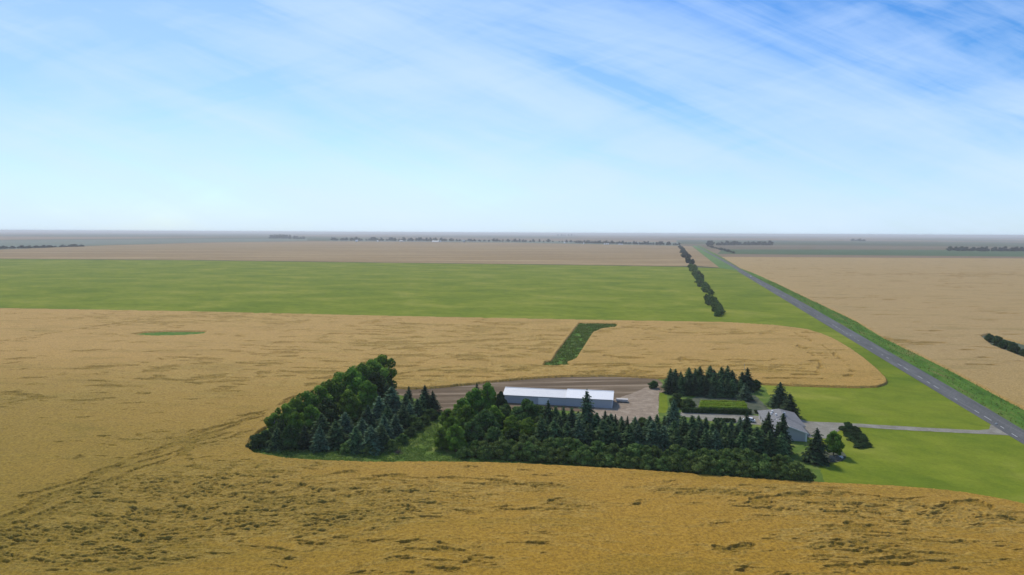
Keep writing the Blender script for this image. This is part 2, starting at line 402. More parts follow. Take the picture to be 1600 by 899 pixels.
# ------------------------------------------------------------------ ground and far fields
S = 58000
me = poly_mesh('ground', [(-S, -2000, 0), (S, -2000, 0), (S, S, 0), (-S, S, 0)], [(0, 1, 2, 3)], M['far'])
tag(link('ground', me), kind='structure')

# lines of the survey
wheat_top = G([(-900, 470), (-300, 478), (0, 483), (300, 488), (600, 495), (900, 501), (1137, 505), (1215, 510)])
wheat_bend = G([(1262, 516), (1300, 528), (1345, 556), (1378, 585), (1387, 596), (1385, 602), (1370, 606)])
wheat_back = G([(1340, 607), (1260, 605), (1190, 602), (1100, 597), (1020, 592), (960, 589), (900, 589), (850, 591), (780, 597), (700, 606), (640, 610), (600, 606),
                (560, 612), (500, 632), (440, 658), (405, 676), (388, 692), (387, 703), (398, 711)])
wheat_front = G([(450, 720), (560, 726), (690, 725), (800, 727), (1000, 738), (1150, 750), (1280, 758), (1400, 763), (1500, 772), (1600, 790), (1760, 838)])
WHEAT = wheat_top + smooth_line(wheat_bend, 2) + smooth_line(wheat_back, 2) + smooth_line(wheat_front, 2) + [(330, 95), (330, 40), (-420, 40)]

road_L = G([(1086, 384), (1105, 395), (1130, 409), (1172, 434), (1230, 467), (1300, 509), (1361, 547), (1405, 573), (1444, 597), (1483, 621), (1545, 659), (1600, 695), (1760, 803)])
road_R = G([(1088, 384), (1109, 395), (1135, 408), (1179, 433), (1238, 464), (1300, 499), (1373, 541), (1422, 569), (1483, 604), (1545, 640), (1600, 673), (1770, 776)])
ditch_R = G([(1092, 384), (1121, 398), (1158, 420), (1180, 428), (1211, 442), (1240, 456), (1337, 502), (1381, 529), (1437, 556), (1491, 583), (1545, 612), (1600, 641), (1790, 745)])
# green field between the wheat and the far stubble, running on to the highway
far_edge = G([(-900, 395), (0, 405), (300, 407), (600, 411), (900, 414.5), (1060, 417), (1124, 419.5)])
green = far_edge + road_L[2:] + [(240, 60), (120, 60)] + G([(1500, 800), (1180, 740), (600, 680), (300, 560)]) + [(-700, 420)]
sheet('green_field', far_edge + road_L[2:] + [(240, 60), (-900, 60)], .03, M['grass'])
sheet('ditch_grass', road_R + ditch_R[::-1], .04, M['ditch'])
# stubble fields beyond
sheet('stubble_field', G([(-900, 398), (-900, 396), (0, 390.5), (170, 383.5), (330, 379.5), (500, 377.5), (800, 379.5), (1062, 384.5), (1083, 415.6), (1060, 416.6), (900, 414.1), (600, 410.6), (300, 406.6), (0, 404.6)]), .3, M['tan'])
sheet('stubble_field', G([(1066, 384.5), (1081, 385), (1124, 418.6), (1086, 415.8)]), .3, M['tan'])
sheet('verge', G([(1081.5, 384.5), (1086, 384), (1105, 395), (1130, 409), (1172, 434), (1155, 424), (1124, 419), (1100, 400)]), .2, M['verge'])
sheet('far_crop_field', G([(1128, 390), (1600, 391), (1900, 393), (1900, 405.5), (1600, 401.4), (1121, 397)]), .3, M['teal'])
sheet('far_crop_field', G([(-900, 380), (-300, 378), (0, 376), (300, 374), (480, 373), (480, 376.8), (330, 379), (170, 383), (0, 390), (-900, 395.5)]), .3, M['slate'])
sheet('far_crop_field', G([(560, 374.5), (800, 376), (1060, 379), (1062, 384), (800, 379), (500, 377)]), .3, M['slate'])

# ------------------------------------------------------------------ standing crops, modelled in relief
def drop(x, y): return .42 + .30 * sstep(210, 300, y)
def crop_field(name, sdf_fn, lodge_fn, az0, az1, naz, r0, r1, nr, m, h=.95, pw=1.0):
    a = np.linspace(math.atan(CAM_H / r0), math.atan(CAM_H / r1), nr)
    rr = CAM_H / np.tan(a); aa = np.tan(np.linspace(R(az0), R(az1), naz))
    X = rr[:, None] * aa[None, :]; Y = np.repeat(rr[:, None], naz, 1)
    jx = (np.random.default_rng(3).random(X.shape) - .5); X = X + jx * np.diff(aa).mean() * rr[:, None] * .5
    sd_ = sdf_fn(X, Y)
    lod, hmul, stk, hd, tint = lodge_fn(X, Y, sd_)
    stk = np.maximum(stk, np.exp(-(sd_ / .5) ** 2) * .8)
    rag = fbm(X / 2.2, Y / 2.2, 2, 91) * .5
    e = sstep(-.15, .35, sd_ + rag * .6)
    Z = h * (1 - lod * drop(X, Y)) * hmul
    Z = np.maximum(Z, .30)
    Z = Z + .10 * fbm(X / .9, Y / .9, 2, 5) + .12 * fbm(X / 14, Y / 9, 2, 15)
    Z = np.where(e > 0, Z * e + (1 - e) * -.15, -.3)
    idx = np.arange(X.size).reshape(X.shape)
    keep = (sd_ > -2.5)
    kf = keep[:-1, :-1] & keep[1:, :-1] & keep[:-1, 1:] & keep[1:, 1:]
    F = np.stack([idx[:-1, :-1], idx[:-1, 1:], idx[1:, 1:], idx[1:, :-1]], -1)[kf]
    used = np.zeros(X.size, bool); used[F.ravel()] = True
    new = np.cumsum(used) - 1
    V = np.stack([X.ravel(), Y.ravel(), Z.ravel()], 1)[used]
    me = np_mesh(name, V, new[F], m, True, {'lodge': np.clip(np.maximum(lod, tint), 0, 1).ravel()[used], 'stalks': stk.ravel()[used], 'heads': hd.ravel()[used]})
    return tag(link(name, me), kind='structure')

PATCH = G([(849, 573), (852, 567), (862, 566), (870, 552), (905, 506), (965, 507), (962, 512), (940, 515), (926, 521), (917, 535), (900, 562), (891, 566), (886, 567), (891, 572), (875, 573)])
SPOT = G([(205, 524), (225, 520.5), (260, 519), (322, 519), (318, 523), (290, 525.5), (240, 526.5)])
def main_sdf(x, y):
    s = sdf_poly(x, y, WHEAT)
    return np.minimum(s, np.minimum(-sdf_poly(x, y, PATCH), -sdf_poly(x, y, SPOT)))
# where the crop has gone down: (px, py, reach x m, reach y m, amount)
ZONES = [(470, 800, 34, 17, .42), (330, 780, 40, 20, .40), (620, 780, 30, 12, .34), (160, 850, 34, 16, .36), (700, 850, 30, 9, .10), (800, 765, 16, 5, .24), (880, 800, 12, 7, .20),
         (560, 870, 40, 10, .16), (1340, 800, 26, 8, .34), (1480, 815, 26, 9, .32), (1250, 770, 16, 4, .30), (1300, 850, 14, 12, .24), (1450, 860, 22, 12, .18), (1100, 770, 22, 5, .22), (1180, 880, 16, 7, .12),
         (700, 540, 110, 60, .24), (1000, 580, 60, 16, .26), (1150, 575, 50, 18, .26), (400, 580, 80, 50, .23), (330, 500, 110, 40, .26), (800, 515, 140, 26, .27), (120, 620, 70, 26, .19), (620, 600, 60, 18, .28), (800, 580, 60, 14, .28), (560, 690, 18, 5, .1), (420, 730, 24, 6, .28), (330, 690, 36, 10, .22), (1160, 520, 60, 14, .24)]
TRACKS = [(G([(-80, 870), (40, 805), (150, 752), (290, 700), (400, 652), (505, 607), (600, 590), (700, 577)]), .34), (G([(100, 770), (230, 712), (380, 655), (470, 622)]), .22), (G([(230, 830), (300, 770), (380, 725), (470, 690)]), .24), (G([(-40, 640), (80, 625), (200, 628)]), .2), (G([(100, 750), (130, 715), (230, 680), (330, 672)]), .16),
          (G([(-60, 850), (60, 790), (170, 735), (300, 690), (420, 640), (520, 600), (620, 585)]), .26), (G([(-60, 880), (110, 790), (260, 720), (330, 680), (430, 640)]), .26),
          (G([(270, 800), (330, 760), (400, 735), (520, 700)]), .2), (G([(300, 690), (290, 710), (310, 740)]), .3),
          (G([(0, 536), (130, 515), (260, 496), (420, 490)]), .38), (G([(-40, 545), (100, 523), (240, 502)]), .30),
          (G([(1000, 790), (1075, 778), (1120, 773), (1160, 778), (1195, 792)]), .40), (G([(1230, 778), (1330, 776), (1400, 785), (1440, 798), (1500, 800)]), .46), (G([(1470, 800), (1500, 788), (1530, 790), (1570, 812), (1620, 826)]), .5),
          (G([(1330, 822), (1350, 830), (1365, 829)]), .5), (G([(1275, 860), (1330, 856), (1370, 862), (1425, 878)]), .45), (G([(480, 752), (535, 744), (570, 748), (660, 750), (760, 752), (840, 765), (850, 770)]), .34), (G([(730, 738), (760, 745), (850, 762)]), .2), (G([(1120, 862), (1150, 866), (1165, 860)]), .5), (G([(1285, 893), (1320, 891), (1330, 895)]), .5),
          (G([(740, 806), (790, 800), (860, 806), (930, 793)]), .15), (G([(1180, 525), (1230, 533), (1262, 550), (1283, 573), (1275, 588), (1200, 590)]), .24), (G([(1240, 522), (1290, 545), (1322, 570), (1335, 587), (1310, 595), (1200, 594)]), .30)]
def main_lodge(x, y, sd_):
    wy = y + 7 * fbm(x / 55, y / 55, 2, 3); wx = x + 5 * fbm(x / 30, y / 30, 2, 8)
    sc = np.clip(y / 190, .8, 2.6)
    n = .62 * fbm(wx / 9, wy / 2.3, 3, 21, .55) + .42 * fbm(wx / 24, wy / 6.5, 3, 33, .5)
    nf = .62 * fbm(wx / 17, wy / 5.5, 3, 221, .6) + .45 * fbm(wx / 40, wy / 16, 3, 233, .5)
    fm = sstep(235, 330, y); n = n * (1 - fm) + (nf + .04) * fm
    b = np.full(x.shape, -.34)
    zz_ = np.zeros(x.shape)
    for px, py, rx, ry, am in ZONES:
        c = P(px, py); d2 = ((x - c[0]) / rx) ** 2 + ((y - c[1]) / ry) ** 2
        zz_ = np.maximum(zz_, am * np.exp(-d2 * d2 * .7))
    wob = fbm(x / 7, y / 7, 2, 61) * 2.4
    tt = np.zeros(x.shape)
    for ln, am in TRACKS:
        d = dist_line(x + wob, y + wob * .7, ln); tt = np.maximum(tt, am * np.exp(-(d / 1.5) ** 2))
    b = b + zz_ + tt
    cz = np.clip((zz_ - .22) * 7, 0, 1) * (1 - fm)
    nz = .75 * fbm((wx + 5 * fbm(y / 9, x / 9, 2, 301)) / 10.0, (wy + 3 * fbm(x / 8, y / 8, 2, 302)) / 2.3, 3, 303, .55) + .35 * fbm(wx / 15, wy / 6, 2, 304)
    n = n * (1 - .65 * cz) + nz * .95 * cz
    th = math.radians(62); uu = wx * math.cos(th) + wy * math.sin(th); vv = -wx * math.sin(th) + wy * math.cos(th)
    diag = np.exp(-(dist_line(x, y, TRACKS[0][0]) / 13) ** 2) * (1 - fm) * sstep(-4, 2, x * 0 + 1)
    n = n * (1 - .75 * diag) + diag * (.75 * fbm(uu / 15, vv / 2.1, 3, 501, .55) + .35 * fbm(uu / 30, vv / 6, 2, 502)) + .13 * diag
    v = n + b
    v = v + .10 * fbm(x / 1.5, y / .8, 2, 55) * (1 - .7 * fm)
    lod = sstep(-.04 - .06 * cz, .12 + .14 * cz, v) * sstep(1.0, 3.0, sd_)
    rid = 1 - np.abs(fbm(wx / 5.0, wy / 1.7, 3, 78, .6)) * 3.2
    zm = np.clip((zz_ - .12) * 5, 0, 1)
    clump = 1 + lod * ((1.0 - .6 * zm) * fbm(wx / 2.6, wy / 1.0, 3, 77) + 1.5 * zm * np.clip(rid, -.3, 1)) + (1 - lod) * zm * .35 * fbm(wx / 3, wy / 1.1, 3, 79)
    # tumbled heads bulge just beyond the edge of a fallen patch
    ridge = np.exp(-((v + .05) / .05) ** 2) * .18
    st = np.exp(-((v - .03) / (.05 + .04 * fm)) ** 2) * sstep(1.0, 3.0, sd_) * (.25 + .75 * np.clip(1 - zm, 0, 1))
    hd = np.exp(-((v + .11) / .08) ** 2) * np.clip(zm + .5, 0, 1) + lod * zm * np.clip(rid, 0, 1) * .9
    return np.maximum(lod, 0), clump + ridge, st, hd, np.clip((zz_ + .3 * diag) * 1.8 * (1 - fm), 0, .85) * (.6 + .8 * fbm(x / 11, y / 6, 3, 401))
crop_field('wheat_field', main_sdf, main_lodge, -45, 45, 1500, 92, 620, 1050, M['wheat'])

EAST = ditch_R[1:] + G([(2300, 760), (2300, 415), (1900, 406), (1600, 402), (1121, 397.6)])
CLUMP = G([(1533, 526), (1545, 523), (1620, 545), (1700, 572), (1700, 585), (1600, 560), (1550, 541)])
def east_sdf(x, y): return np.minimum(sdf_poly(x, y, EAST), -sdf_poly(x, y, CLUMP))
EZ = [(1390, 535, 34, 24, .36), (1460, 525, 60, 20, .14), (1500, 447, 200, 60, .12), (1530, 430, 300, 70, .30), (1350, 468, 50, 24, .32), (1240, 420, 80, 40, .30), (1560, 590, 30, 20, .18), (1400, 440, 60, 20, .15), (1540, 520, 60, 8, .2)]
def east_lodge(x, y, sd_):
    s = np.clip(y / 450, .8, 2.5)
    n = .6 * fbm((x + 9 * fbm(x / 60, y / 60, 2, 2)) / 26, y / 8, 3, 121, .55) + .4 * fbm(x / 80, y / 30, 3, 133)
    b = np.full(x.shape, -.34)
    z_ = np.zeros(x.shape)
    for px, py, rx, ry, am in EZ:
        c = P(px, py); z_ = np.maximum(z_, am * np.exp(-((x - c[0]) / rx) ** 2 - ((y - c[1]) / ry) ** 2))
    v = n + b + z_
    return sstep(0, .08, v), 1 + .1 * fbm(x / 9, y / 5, 2, 7), np.exp(-((v - .03) / .07) ** 2), np.zeros(x.shape), np.zeros(x.shape)
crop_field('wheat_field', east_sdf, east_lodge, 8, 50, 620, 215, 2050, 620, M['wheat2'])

sheet('weed_patch', PATCH, .05, M['patch']); sheet('weed_patch', SPOT, .05, M['patch'])

# ------------------------------------------------------------------ farmyard ground
farm = G([(389, 700), (392, 690), (430, 662), (500, 630), (560, 608), (640, 606), (700, 602), (1000, 590), (1170, 598), (1195, 606), (1215, 640), (1262, 690), (1278, 722), (1290, 760), (1100, 748), (900, 735), (690, 730), (560, 730), (440, 722), (398, 714)])
sheet('farmyard_grass', farm, .05, M['farmgrass'], jag=.3)
sheet('dirt_yard', smooth_line(G([(600, 604), (700, 603), (850, 587), (1020, 588), (1040, 602), (1035, 640), (985, 652), (870, 640), (760, 640), (690, 645), (668, 640), (660, 625), (620, 618)]), 2, True), .07, M['dirt'], jag=.3)
sheet('gravel_yard', smooth_line(G([(945, 628), (975, 620), (1000, 610), (1014, 604), (1030, 604), (1030, 612), (1029, 648), (1029, 662), (1010, 666), (930, 662), (925, 640)]), 2, True), .085, M['gravel'], jag=.4)
sheet('lawn', G([(1030, 614), (1042, 614), (1044, 646), (1029, 645)]), .09, M['grass'])
sheet('garden_soil', G([(1088, 620), (1180, 618), (1203, 641), (1186, 648), (1064, 644), (1064, 632)]), .075, M['soil'], jag=.2)
DRIVE = G([(1060, 650), (1064, 644.5), (1180, 650), (1196, 652), (1236, 652), (1262, 659), (1330, 662), (1450, 669), (1530, 673), (1545, 671), (1549, 662), (1579, 681), (1562, 680), (1500, 677), (1400, 672), (1345, 668), (1320, 668), (1308, 676), (1290, 686), (1262, 684), (1225, 668), (1180, 664), (1120, 660)])
sheet('gravel_drive', DRIVE, .095, M['drive'], jag=.15)
sheet('planting_bed', smooth_line(G([(1268, 712), (1300, 702), (1322, 708), (1322, 720), (1300, 724), (1275, 722)]), 2, True), .085, M['soil'], jag=.1)
# highway
V = []; F = []
for a, b in zip(road_L, road_R): V += [(a[0], a[1], .12), (b[0], b[1], .12)]
for i in range(len(road_L) - 1): F.append((2 * i, 2 * i + 2, 2 * i + 3, 2 * i + 1))
V2 = [(x, y, -.05) for x, y, z in V]; n0 = len(V)
for i in range(len(road_L) - 1):
    F.append((2 * i, 2 * i + n0, 2 * i + 2 + n0, 2 * i + 2)); F.append((2 * i + 1, 2 * i + 3, 2 * i + 3 + n0, 2 * i + 1 + n0))
tag(link('highway', poly_mesh('highway', V + V2, F, M['asphalt'])), kind='structure')
def along(line, off):
    """walk a polyline; returns function s -> (x, y, dx, dy), shifted sideways"""
    seg = []; tot = 0
    for a, b in zip(line[:-1], line[1:]):
        l = math.hypot(b[0] - a[0], b[1] - a[1]); seg.append((tot, l, a, b)); tot += l
    def f(s):
        for t0, l, a, b in seg:
            if s <= t0 + l or (t0, l, a, b) == seg[-1]:
                t = (s - t0) / l; dx, dy = (b[0] - a[0]) / l, (b[1] - a[1]) / l
                return a[0] + (b[0] - a[0]) * t + dy * off, a[1] + (b[1] - a[1]) * t - dx * off, dx, dy
    return f, tot
rl = road_L[::-1]; fL, totL = along(rl, 1.5)     # from the near end
mb = MB(); s = 2.0
while s < min(totL, 1900):
    ln = random.choice((3.0, 4.5, 6.5)); wd = .17
    for _ in ((0,) if random.random() < .62 else ()):
        x0, y0, dx, dy = fL(s); x1, y1, _, _ = fL(min(s + ln, totL - 1)); nx, ny = dy * wd, -dx * wd
        b = len(mb.V); mb.V += [(x0 - nx, y0 - ny, .126), (x0 + nx, y0 + ny, .126), (x1 + nx, y1 + ny, .126), (x1 - nx, y1 - ny, .126)]; mb.F.append((b, b + 1, b + 2, b + 3))
    s += 11
tag(mb.build('lane_marking', M['paint']), kind='structure')

# ------------------------------------------------------------------ trees
def quads(C, Nn, size, rg, asp=1.0):
    """a random leaf-clump quad at every centre, facing roughly Nn"""
    n = len(C); Nn = Nn / (np.linalg.norm(Nn, axis=1, keepdims=True) + 1e-9)
    t = rg.normal(size=(n, 3)); t -= (t * Nn).sum(1, keepdims=True) * Nn; t /= np.linalg.norm(t, axis=1, keepdims=True) + 1e-9
    b = np.cross(Nn, t); s = (size * rg.uniform(.6, 1.3, n))[:, None]
    V = np.stack([C - t * s - b * s * .4 * asp, C + t * s * .3 - b * s * asp, C + t * s + b * s * .5 * asp, C - t * s * .3 + b * s * asp], 1).reshape(-1, 3)
    return V, np.arange(n * 4).reshape(n, 4)
def leafmesh(name, C, Nn, size, m, rg, asp=1.0, var=None):
    V, F = quads(C, Nn, size, rg, asp)
    if var is None: var = rg.random(len(C))
    return np_mesh(name, V, F, m, False, {'leafvar': np.repeat(var, 4)})
def ico_core(V, F, c, r, rg):
    pass
def spruce_meshes(seed, m, h=10, rad=2.6, tiers=26, dens=1.0):
    rg = np.random.default_rng(seed); C = []; Nn = []; sz = []; va = []
    for i in range(tiers):
        t = (i + .3 * rg.random()) / tiers; z = .5 + (h - .6) * t
        r = rad * (1 - t) ** .74 * (.82 + .36 * rg.random()) + .10
        if t < .06: r *= .8
        nb = max(5, int((13 - 5 * t) * dens)); ph = rg.random() * 6.28
        for k in range(nb):
            a = ph + 6.283 * k / nb + rg.normal() * .12; rl_ = r * rg.uniform(.60, 1.22); bv = rg.random(); bz = rg.normal() * .14
            npt = max(2, int(rl_ / .24))
            for q in range(npt):
                u = (q + .7) / npt; rr = rl_ * u
                zz_ = z + bz - .30 * rr - .05 * rr * rr + .30 * (u ** 3) * rl_ * .4
                for w_ in range(2):
                    wd = .16 * (1.1 - u * .6) * rl_
                    off = rg.normal() * wd
                    C.append((math.cos(a) * rr - math.sin(a) * off, math.sin(a) * rr + math.cos(a) * off, zz_ + rg.normal() * .05))
                    Nn.append((math.cos(a) * .45 + rg.normal() * .35, math.sin(a) * .45 + rg.normal() * .35, .9)); sz.append(.19 + .13 * (1 - t)); va.append(.55 * bv ** 1.5 + .45 * rg.random() ** 1.5)
    C.append((0, 0, h)); Nn.append((1, 0, .3)); sz.append(.18); va.append(.6)
    C = np.array(C); Nn = np.array(Nn)
    V1, F1 = quads(C, Nn, np.array(sz), rg, .9)
    va = np.repeat(va, 4)
    # dark inner cone, added to block light through the crown
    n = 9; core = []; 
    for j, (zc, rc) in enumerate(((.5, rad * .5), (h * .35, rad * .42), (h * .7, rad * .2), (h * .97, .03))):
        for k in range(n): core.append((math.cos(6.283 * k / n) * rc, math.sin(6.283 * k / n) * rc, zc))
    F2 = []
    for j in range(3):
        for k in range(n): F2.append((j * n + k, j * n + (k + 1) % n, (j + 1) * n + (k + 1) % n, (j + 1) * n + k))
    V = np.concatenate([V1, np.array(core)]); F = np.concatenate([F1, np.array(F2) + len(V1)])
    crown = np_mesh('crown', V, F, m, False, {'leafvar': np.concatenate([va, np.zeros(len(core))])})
    mb = MB(); mb.tube([(0, 0, -.3), (0, 0, h * .5), (0, 0, h * .98)], [.2, .12, .02], 7)
    return crown, poly_mesh('trunk', mb.V, mb.F, M['bark'])
def broad_meshes(seed, m, h=10, rad=3.6, base=.22, lobes=16, leaves=5200, size=.27, upright=0.0, bark='bark', flat=1.0):
    rg = np.random.default_rng(seed); L_ = []
    for i in range(lobes):
        t = (i + rg.random()) / lobes; z = h * (base + (1 - base) * (.08 + .80 * t))
        prof = math.sin(math.pi * min(1, (t * .78 + .20))) ** (.7) if upright < .5 else math.sin(math.pi * min(1, (t * .72 + .18))) ** .6
        a = rg.random() * 6.283; rr = rad * prof * rg.uniform(.30, .95)
        lr = rad * rg.uniform(.18, .36) * (.75 + .4 * prof)
        L_.append((math.cos(a) * rr, math.sin(a) * rr, z, lr, lr * (1 + upright * .7) * .85 * flat))
    L_.append((0, 0, h * .92, rad * .28, h * .09)); L_.append((0, 0, h * (base + .35 * (1 - base)), rad * .6, h * .25))
    wts = np.array([l[3] ** 2 for l in L_]); wts /= wts.sum()
    ids = rg.choice(len(L_), leaves, p=wts); Lr = np.array(L_)[ids]
    d = rg.normal(size=(leaves, 3)); d /= np.linalg.norm(d, axis=1, keepdims=True); rs = rg.uniform(.62, 1.10, leaves) ** .7
    C = Lr[:, :3] + d * np.stack([Lr[:, 3] * rs, Lr[:, 3] * rs, Lr[:, 4] * rs], 1)
    C[:, 2] = np.maximum(C[:, 2], .15)
    lv = rg.random(len(L_))[ids]
    var = np.clip(.55 * lv ** 1.3 + .45 * rg.random(leaves) ** 1.6, 0, 1)
    crown = leafmesh('crown', C, d + rg.normal(size=d.shape) * .55 + np.array([0, 0, .25]), np.full(leaves, size), m, rg, 1, var)
    mb = MB(); r0 = .028 * h
    mb.tube([(0, 0, -.3), (.1, .05, h * .3), (-.05, .1, h * .6), (.05, 0, h * .88)], [r0, r0 * .75, r0 * .45, r0 * .12], 8)
    for l in L_[::2]:
        z0 = max(h * .12, l[2] * .55); mb.tube([(0, 0, z0), (l[0] * .5, l[1] * .5, z0 * .5 + l[2] * .5), (l[0], l[1], l[2])], [r0 * .4, r0 * .25, r0 * .08], 5)
    return crown, poly_mesh('trunk', mb.V, mb.F, M[bark])
KIND = {}
for k_, m_ in (('spruce', 'spruce'), ('blue', 'blue'), ('dark', 'dark')):
    KIND[k_] = [spruce_meshes(10 + i + hash(k_) % 1 * 0 + len(k_) * 7, M[m_], 10, 3.0 + .3 * i, 24 + i * 2) for i in range(3)]
KIND['leaf'] = [broad_meshes(40 + i, M['leaf'], 10, 3.9, .06, 40, 8500, .23) for i in range(3)]
KIND['poplar'] = [broad_meshes(50 + i, M['leaf'], 10, 2.7, .08, 36, 8500, .17, 1.0, 'palebark') for i in range(3)]
KIND['olive'] = [broad_meshes(60 + i, M['olive'], 10, 4.3, .05, 40, 8500, .24) for i in range(3)]
KIND['darkbroad'] = [broad_meshes(70 + i, M['darkleaf'], 10, 4.2, .05, 36, 7500, .26) for i in range(2)]
KIND['shrub'] = [broad_meshes(80 + i, M['hedge'], 10, 6.8, .0, 36, 5200, .38, 0, 'bark', .75) for i in range(4)]
KIND['darkshrub'] = [broad_meshes(90 + i, M['darkleaf'], 10, 7.5, .0, 32, 4500, .42, 0, 'bark', .75) for i in range(3)]
KIND['greyshrub'] = [broad_meshes(95 + i, M['greyleaf'], 10, 10, .0, 14, 2500, .6, 0, 'bark', .6) for i in range(2)]
KIND['farbush'] = [broad_meshes(100 + i, M['farleaf'], 10, 5.6, .0, 12, 900, .75) for i in range(3)]
WORD = {'spruce': 'spruce_tree', 'blue': 'spruce_tree', 'dark': 'spruce_tree', 'leaf': 'broadleaf_tree', 'poplar': 'poplar_tree', 'olive': 'broadleaf_tree',
        'darkbroad': 'broadleaf_tree', 'shrub': 'shrub', 'darkshrub': 'shrub', 'greyshrub': 'shrub', 'farbush': 'distant_tree'}
CAT = {'spruce_tree': 'tree', 'broadleaf_tree': 'tree', 'poplar_tree': 'tree', 'shrub': 'shrub', 'distant_tree': 'tree'}
PROTO = {}
FAT = {'leaf': 1.45, 'olive': 1.35, 'darkbroad': 1.4, 'poplar': 1.2, 'spruce': 1.25, 'blue': 1.25, 'dark': 1.15}
def tree(kind, x, y, h, label, group=None, wid=1.0, parts=True, name=None):
    nm = name or WORD[kind]; v = random.randrange(len(KIND[kind])); crown, trunk = KIND[kind][v]
    s_ = h / 10.0
    if parts:
        root = bpy.data.objects.new(nm, None); root.empty_display_size = 1
        root.location = (x, y, 0); root.rotation_euler = (0, 0, random.uniform(0, 6.28)); root.scale = (s_ * wid * FAT.get(kind, 1), s_ * wid * FAT.get(kind, 1), s_)
        COL.objects.link(root)
        key = (kind, v)
        if key not in PROTO:
            c = link('crown', crown, root); t = link('trunk', trunk, root); PROTO[key] = (c, t)
        else:
            for q in PROTO[key]:
                c = q.copy(); c.parent = root; COL.objects.link(c)
    else:
        root = bpy.data.objects.new(nm, crown); root.location = (x, y, 0); root.rotation_euler = (0, 0, random.uniform(0, 6.28)); root.scale = (s_ * wid, s_ * wid, s_)
        COL.objects.link(root)
    tag(root, label, CAT[WORD[kind]], group); return root
ONES = 'first second third fourth fifth sixth seventh eighth ninth tenth eleventh twelfth thirteenth fourteenth fifteenth sixteenth seventeenth eighteenth nineteenth'.split()
TENS = {2: 'twenty', 3: 'thirty', 4: 'forty', 5: 'fifty', 6: 'sixty', 7: 'seventy', 8: 'eighty', 9: 'ninety'}
TENTH = {2: 'twentieth', 3: 'thirtieth', 4: 'fortieth', 5: 'fiftieth', 6: 'sixtieth', 7: 'seventieth', 8: 'eightieth', 9: 'ninetieth'}
def ordn(i):
    i += 1
    if i < 20: return ONES[i - 1]
    if i >= 100: return 'hundred and ' + (ordn(i - 101)) if i > 100 else 'hundredth'
    return TENTH[i // 10] if i % 10 == 0 else TENS[i // 10] + '-' + ONES[i % 10 - 1]
HW = lambda h, a=.12: h * random.uniform(1 - a, 1 + a)
def row(kinds, p0, p1, n, h, lab, group, jit=.6, wid=(.9, 1.15), hj=.14, **k):
    a, b = P(*p0), P(*p1)
    for i in range(n):
        t = (i + .5) / n; x = a[0] + (b[0] - a[0]) * t + random.uniform(-jit, jit); y = a[1] + (b[1] - a[1]) * t + random.uniform(-jit, jit)
        hh = h(t) if callable(h) else h
        tree(random.choice(kinds), x, y, HW(hh, hj), lab % ordn(i), group, random.uniform(*wid), **k)

# long hedge along the wheat
g = 'shrubs of the long hedge along the wheat'
row(['shrub'], (735, 712), (1268, 753), 36, lambda t: 4.4 + (.6 * math.sin(t * 9)) - (1.2 if t > .97 else 0), 'leafy green shrub, %s from the left in the hedge row nearest the wheat', g, .6, (.75, 1.1), .2)
row(['shrub'], (780, 706), (1240, 738), 30, 5.2, 'leafy green shrub, %s from the left in the hedge row nearer the spruces', g, .8, (.75, 1.1), .2)
# spruce shelterbelt behind it
g = 'spruces of the shelterbelt behind the long hedge'
row(['spruce', 'spruce', 'blue'], (838, 699), (1232, 724), 20, lambda t: 9.6 + t * .8, 'green spruce, %s from the left in the front shelterbelt row behind the hedge', g, .6, (.95, 1.2), .1)
row(['spruce', 'spruce', 'dark'], (848, 688), (1222, 706), 19, lambda t: 9.3, 'spruce, %s from the left in the middle shelterbelt row behind the hedge', g, .7, (.9, 1.15), .14)
row(['spruce', 'blue', 'spruce'], (858, 679), (1090, 686), 11, lambda t: 7.6 , 'low spruce, %s from the left in the shelterbelt row nearest the white roofed shed', g, .7, (1, 1.25), .12)
row(['spruce', 'spruce', 'blue'], (1060, 676), (1160, 683), 8, lambda t: 6.6, 'small spruce, %s from the left in the short row below the house path', 'small spruces below the house path', .8, (1, 1.2), .15)
def one(kind, px, py, h, label, wid=1.0, group=None, **k):
    x, y = P(px, py); return tree(kind, x, y, h, label, group, wid, **k)
one('blue', 916, 688, 17.5, 'tallest grey-green spruce standing in front of the white shed roof', .78)
one('dark', 856, 685, 13.2, 'pointed dark spruce standing in front of the left shed section', .75)
one('spruce', 880, 683, 10.8, 'spruce with its top just under the shed eave, left of the tallest spruce', .8)
one('dark', 945, 681, 8.9, 'slim dark spruce under the right end of the shed', .8)
one('dark', 961, 684, 8.2, 'slim dark spruce just right of the shed corner', .7)
one('dark', 980, 683, 7.4, 'thin spruce tip in front of the gravel yard', .6)
one('dark', 1165, 703, 12.5, 'dark spruce standing in front of the parked white car', .75)
one('dark', 1199, 706, 13.0, 'dark spruce standing in front of the left end of the house roof', .75)
one('dark', 1222, 708, 13.4, 'dark spruce standing in front of the middle of the house roof', .8)
one('blue', 1048, 690, 11.0, 'broad blue-grey spruce at the left end of the house path', .9)
one('blue', 1052, 664, 9.5, 'blue-grey spruce standing by the garden hedge end', .95)
one('olive', 1075, 640, 4.6, 'bushy green tree at the left end of the garden', 1.1)
one('olive', 1056, 636, 5.6, 'low leafy tree behind the spruce at the garden hedge end', .9)
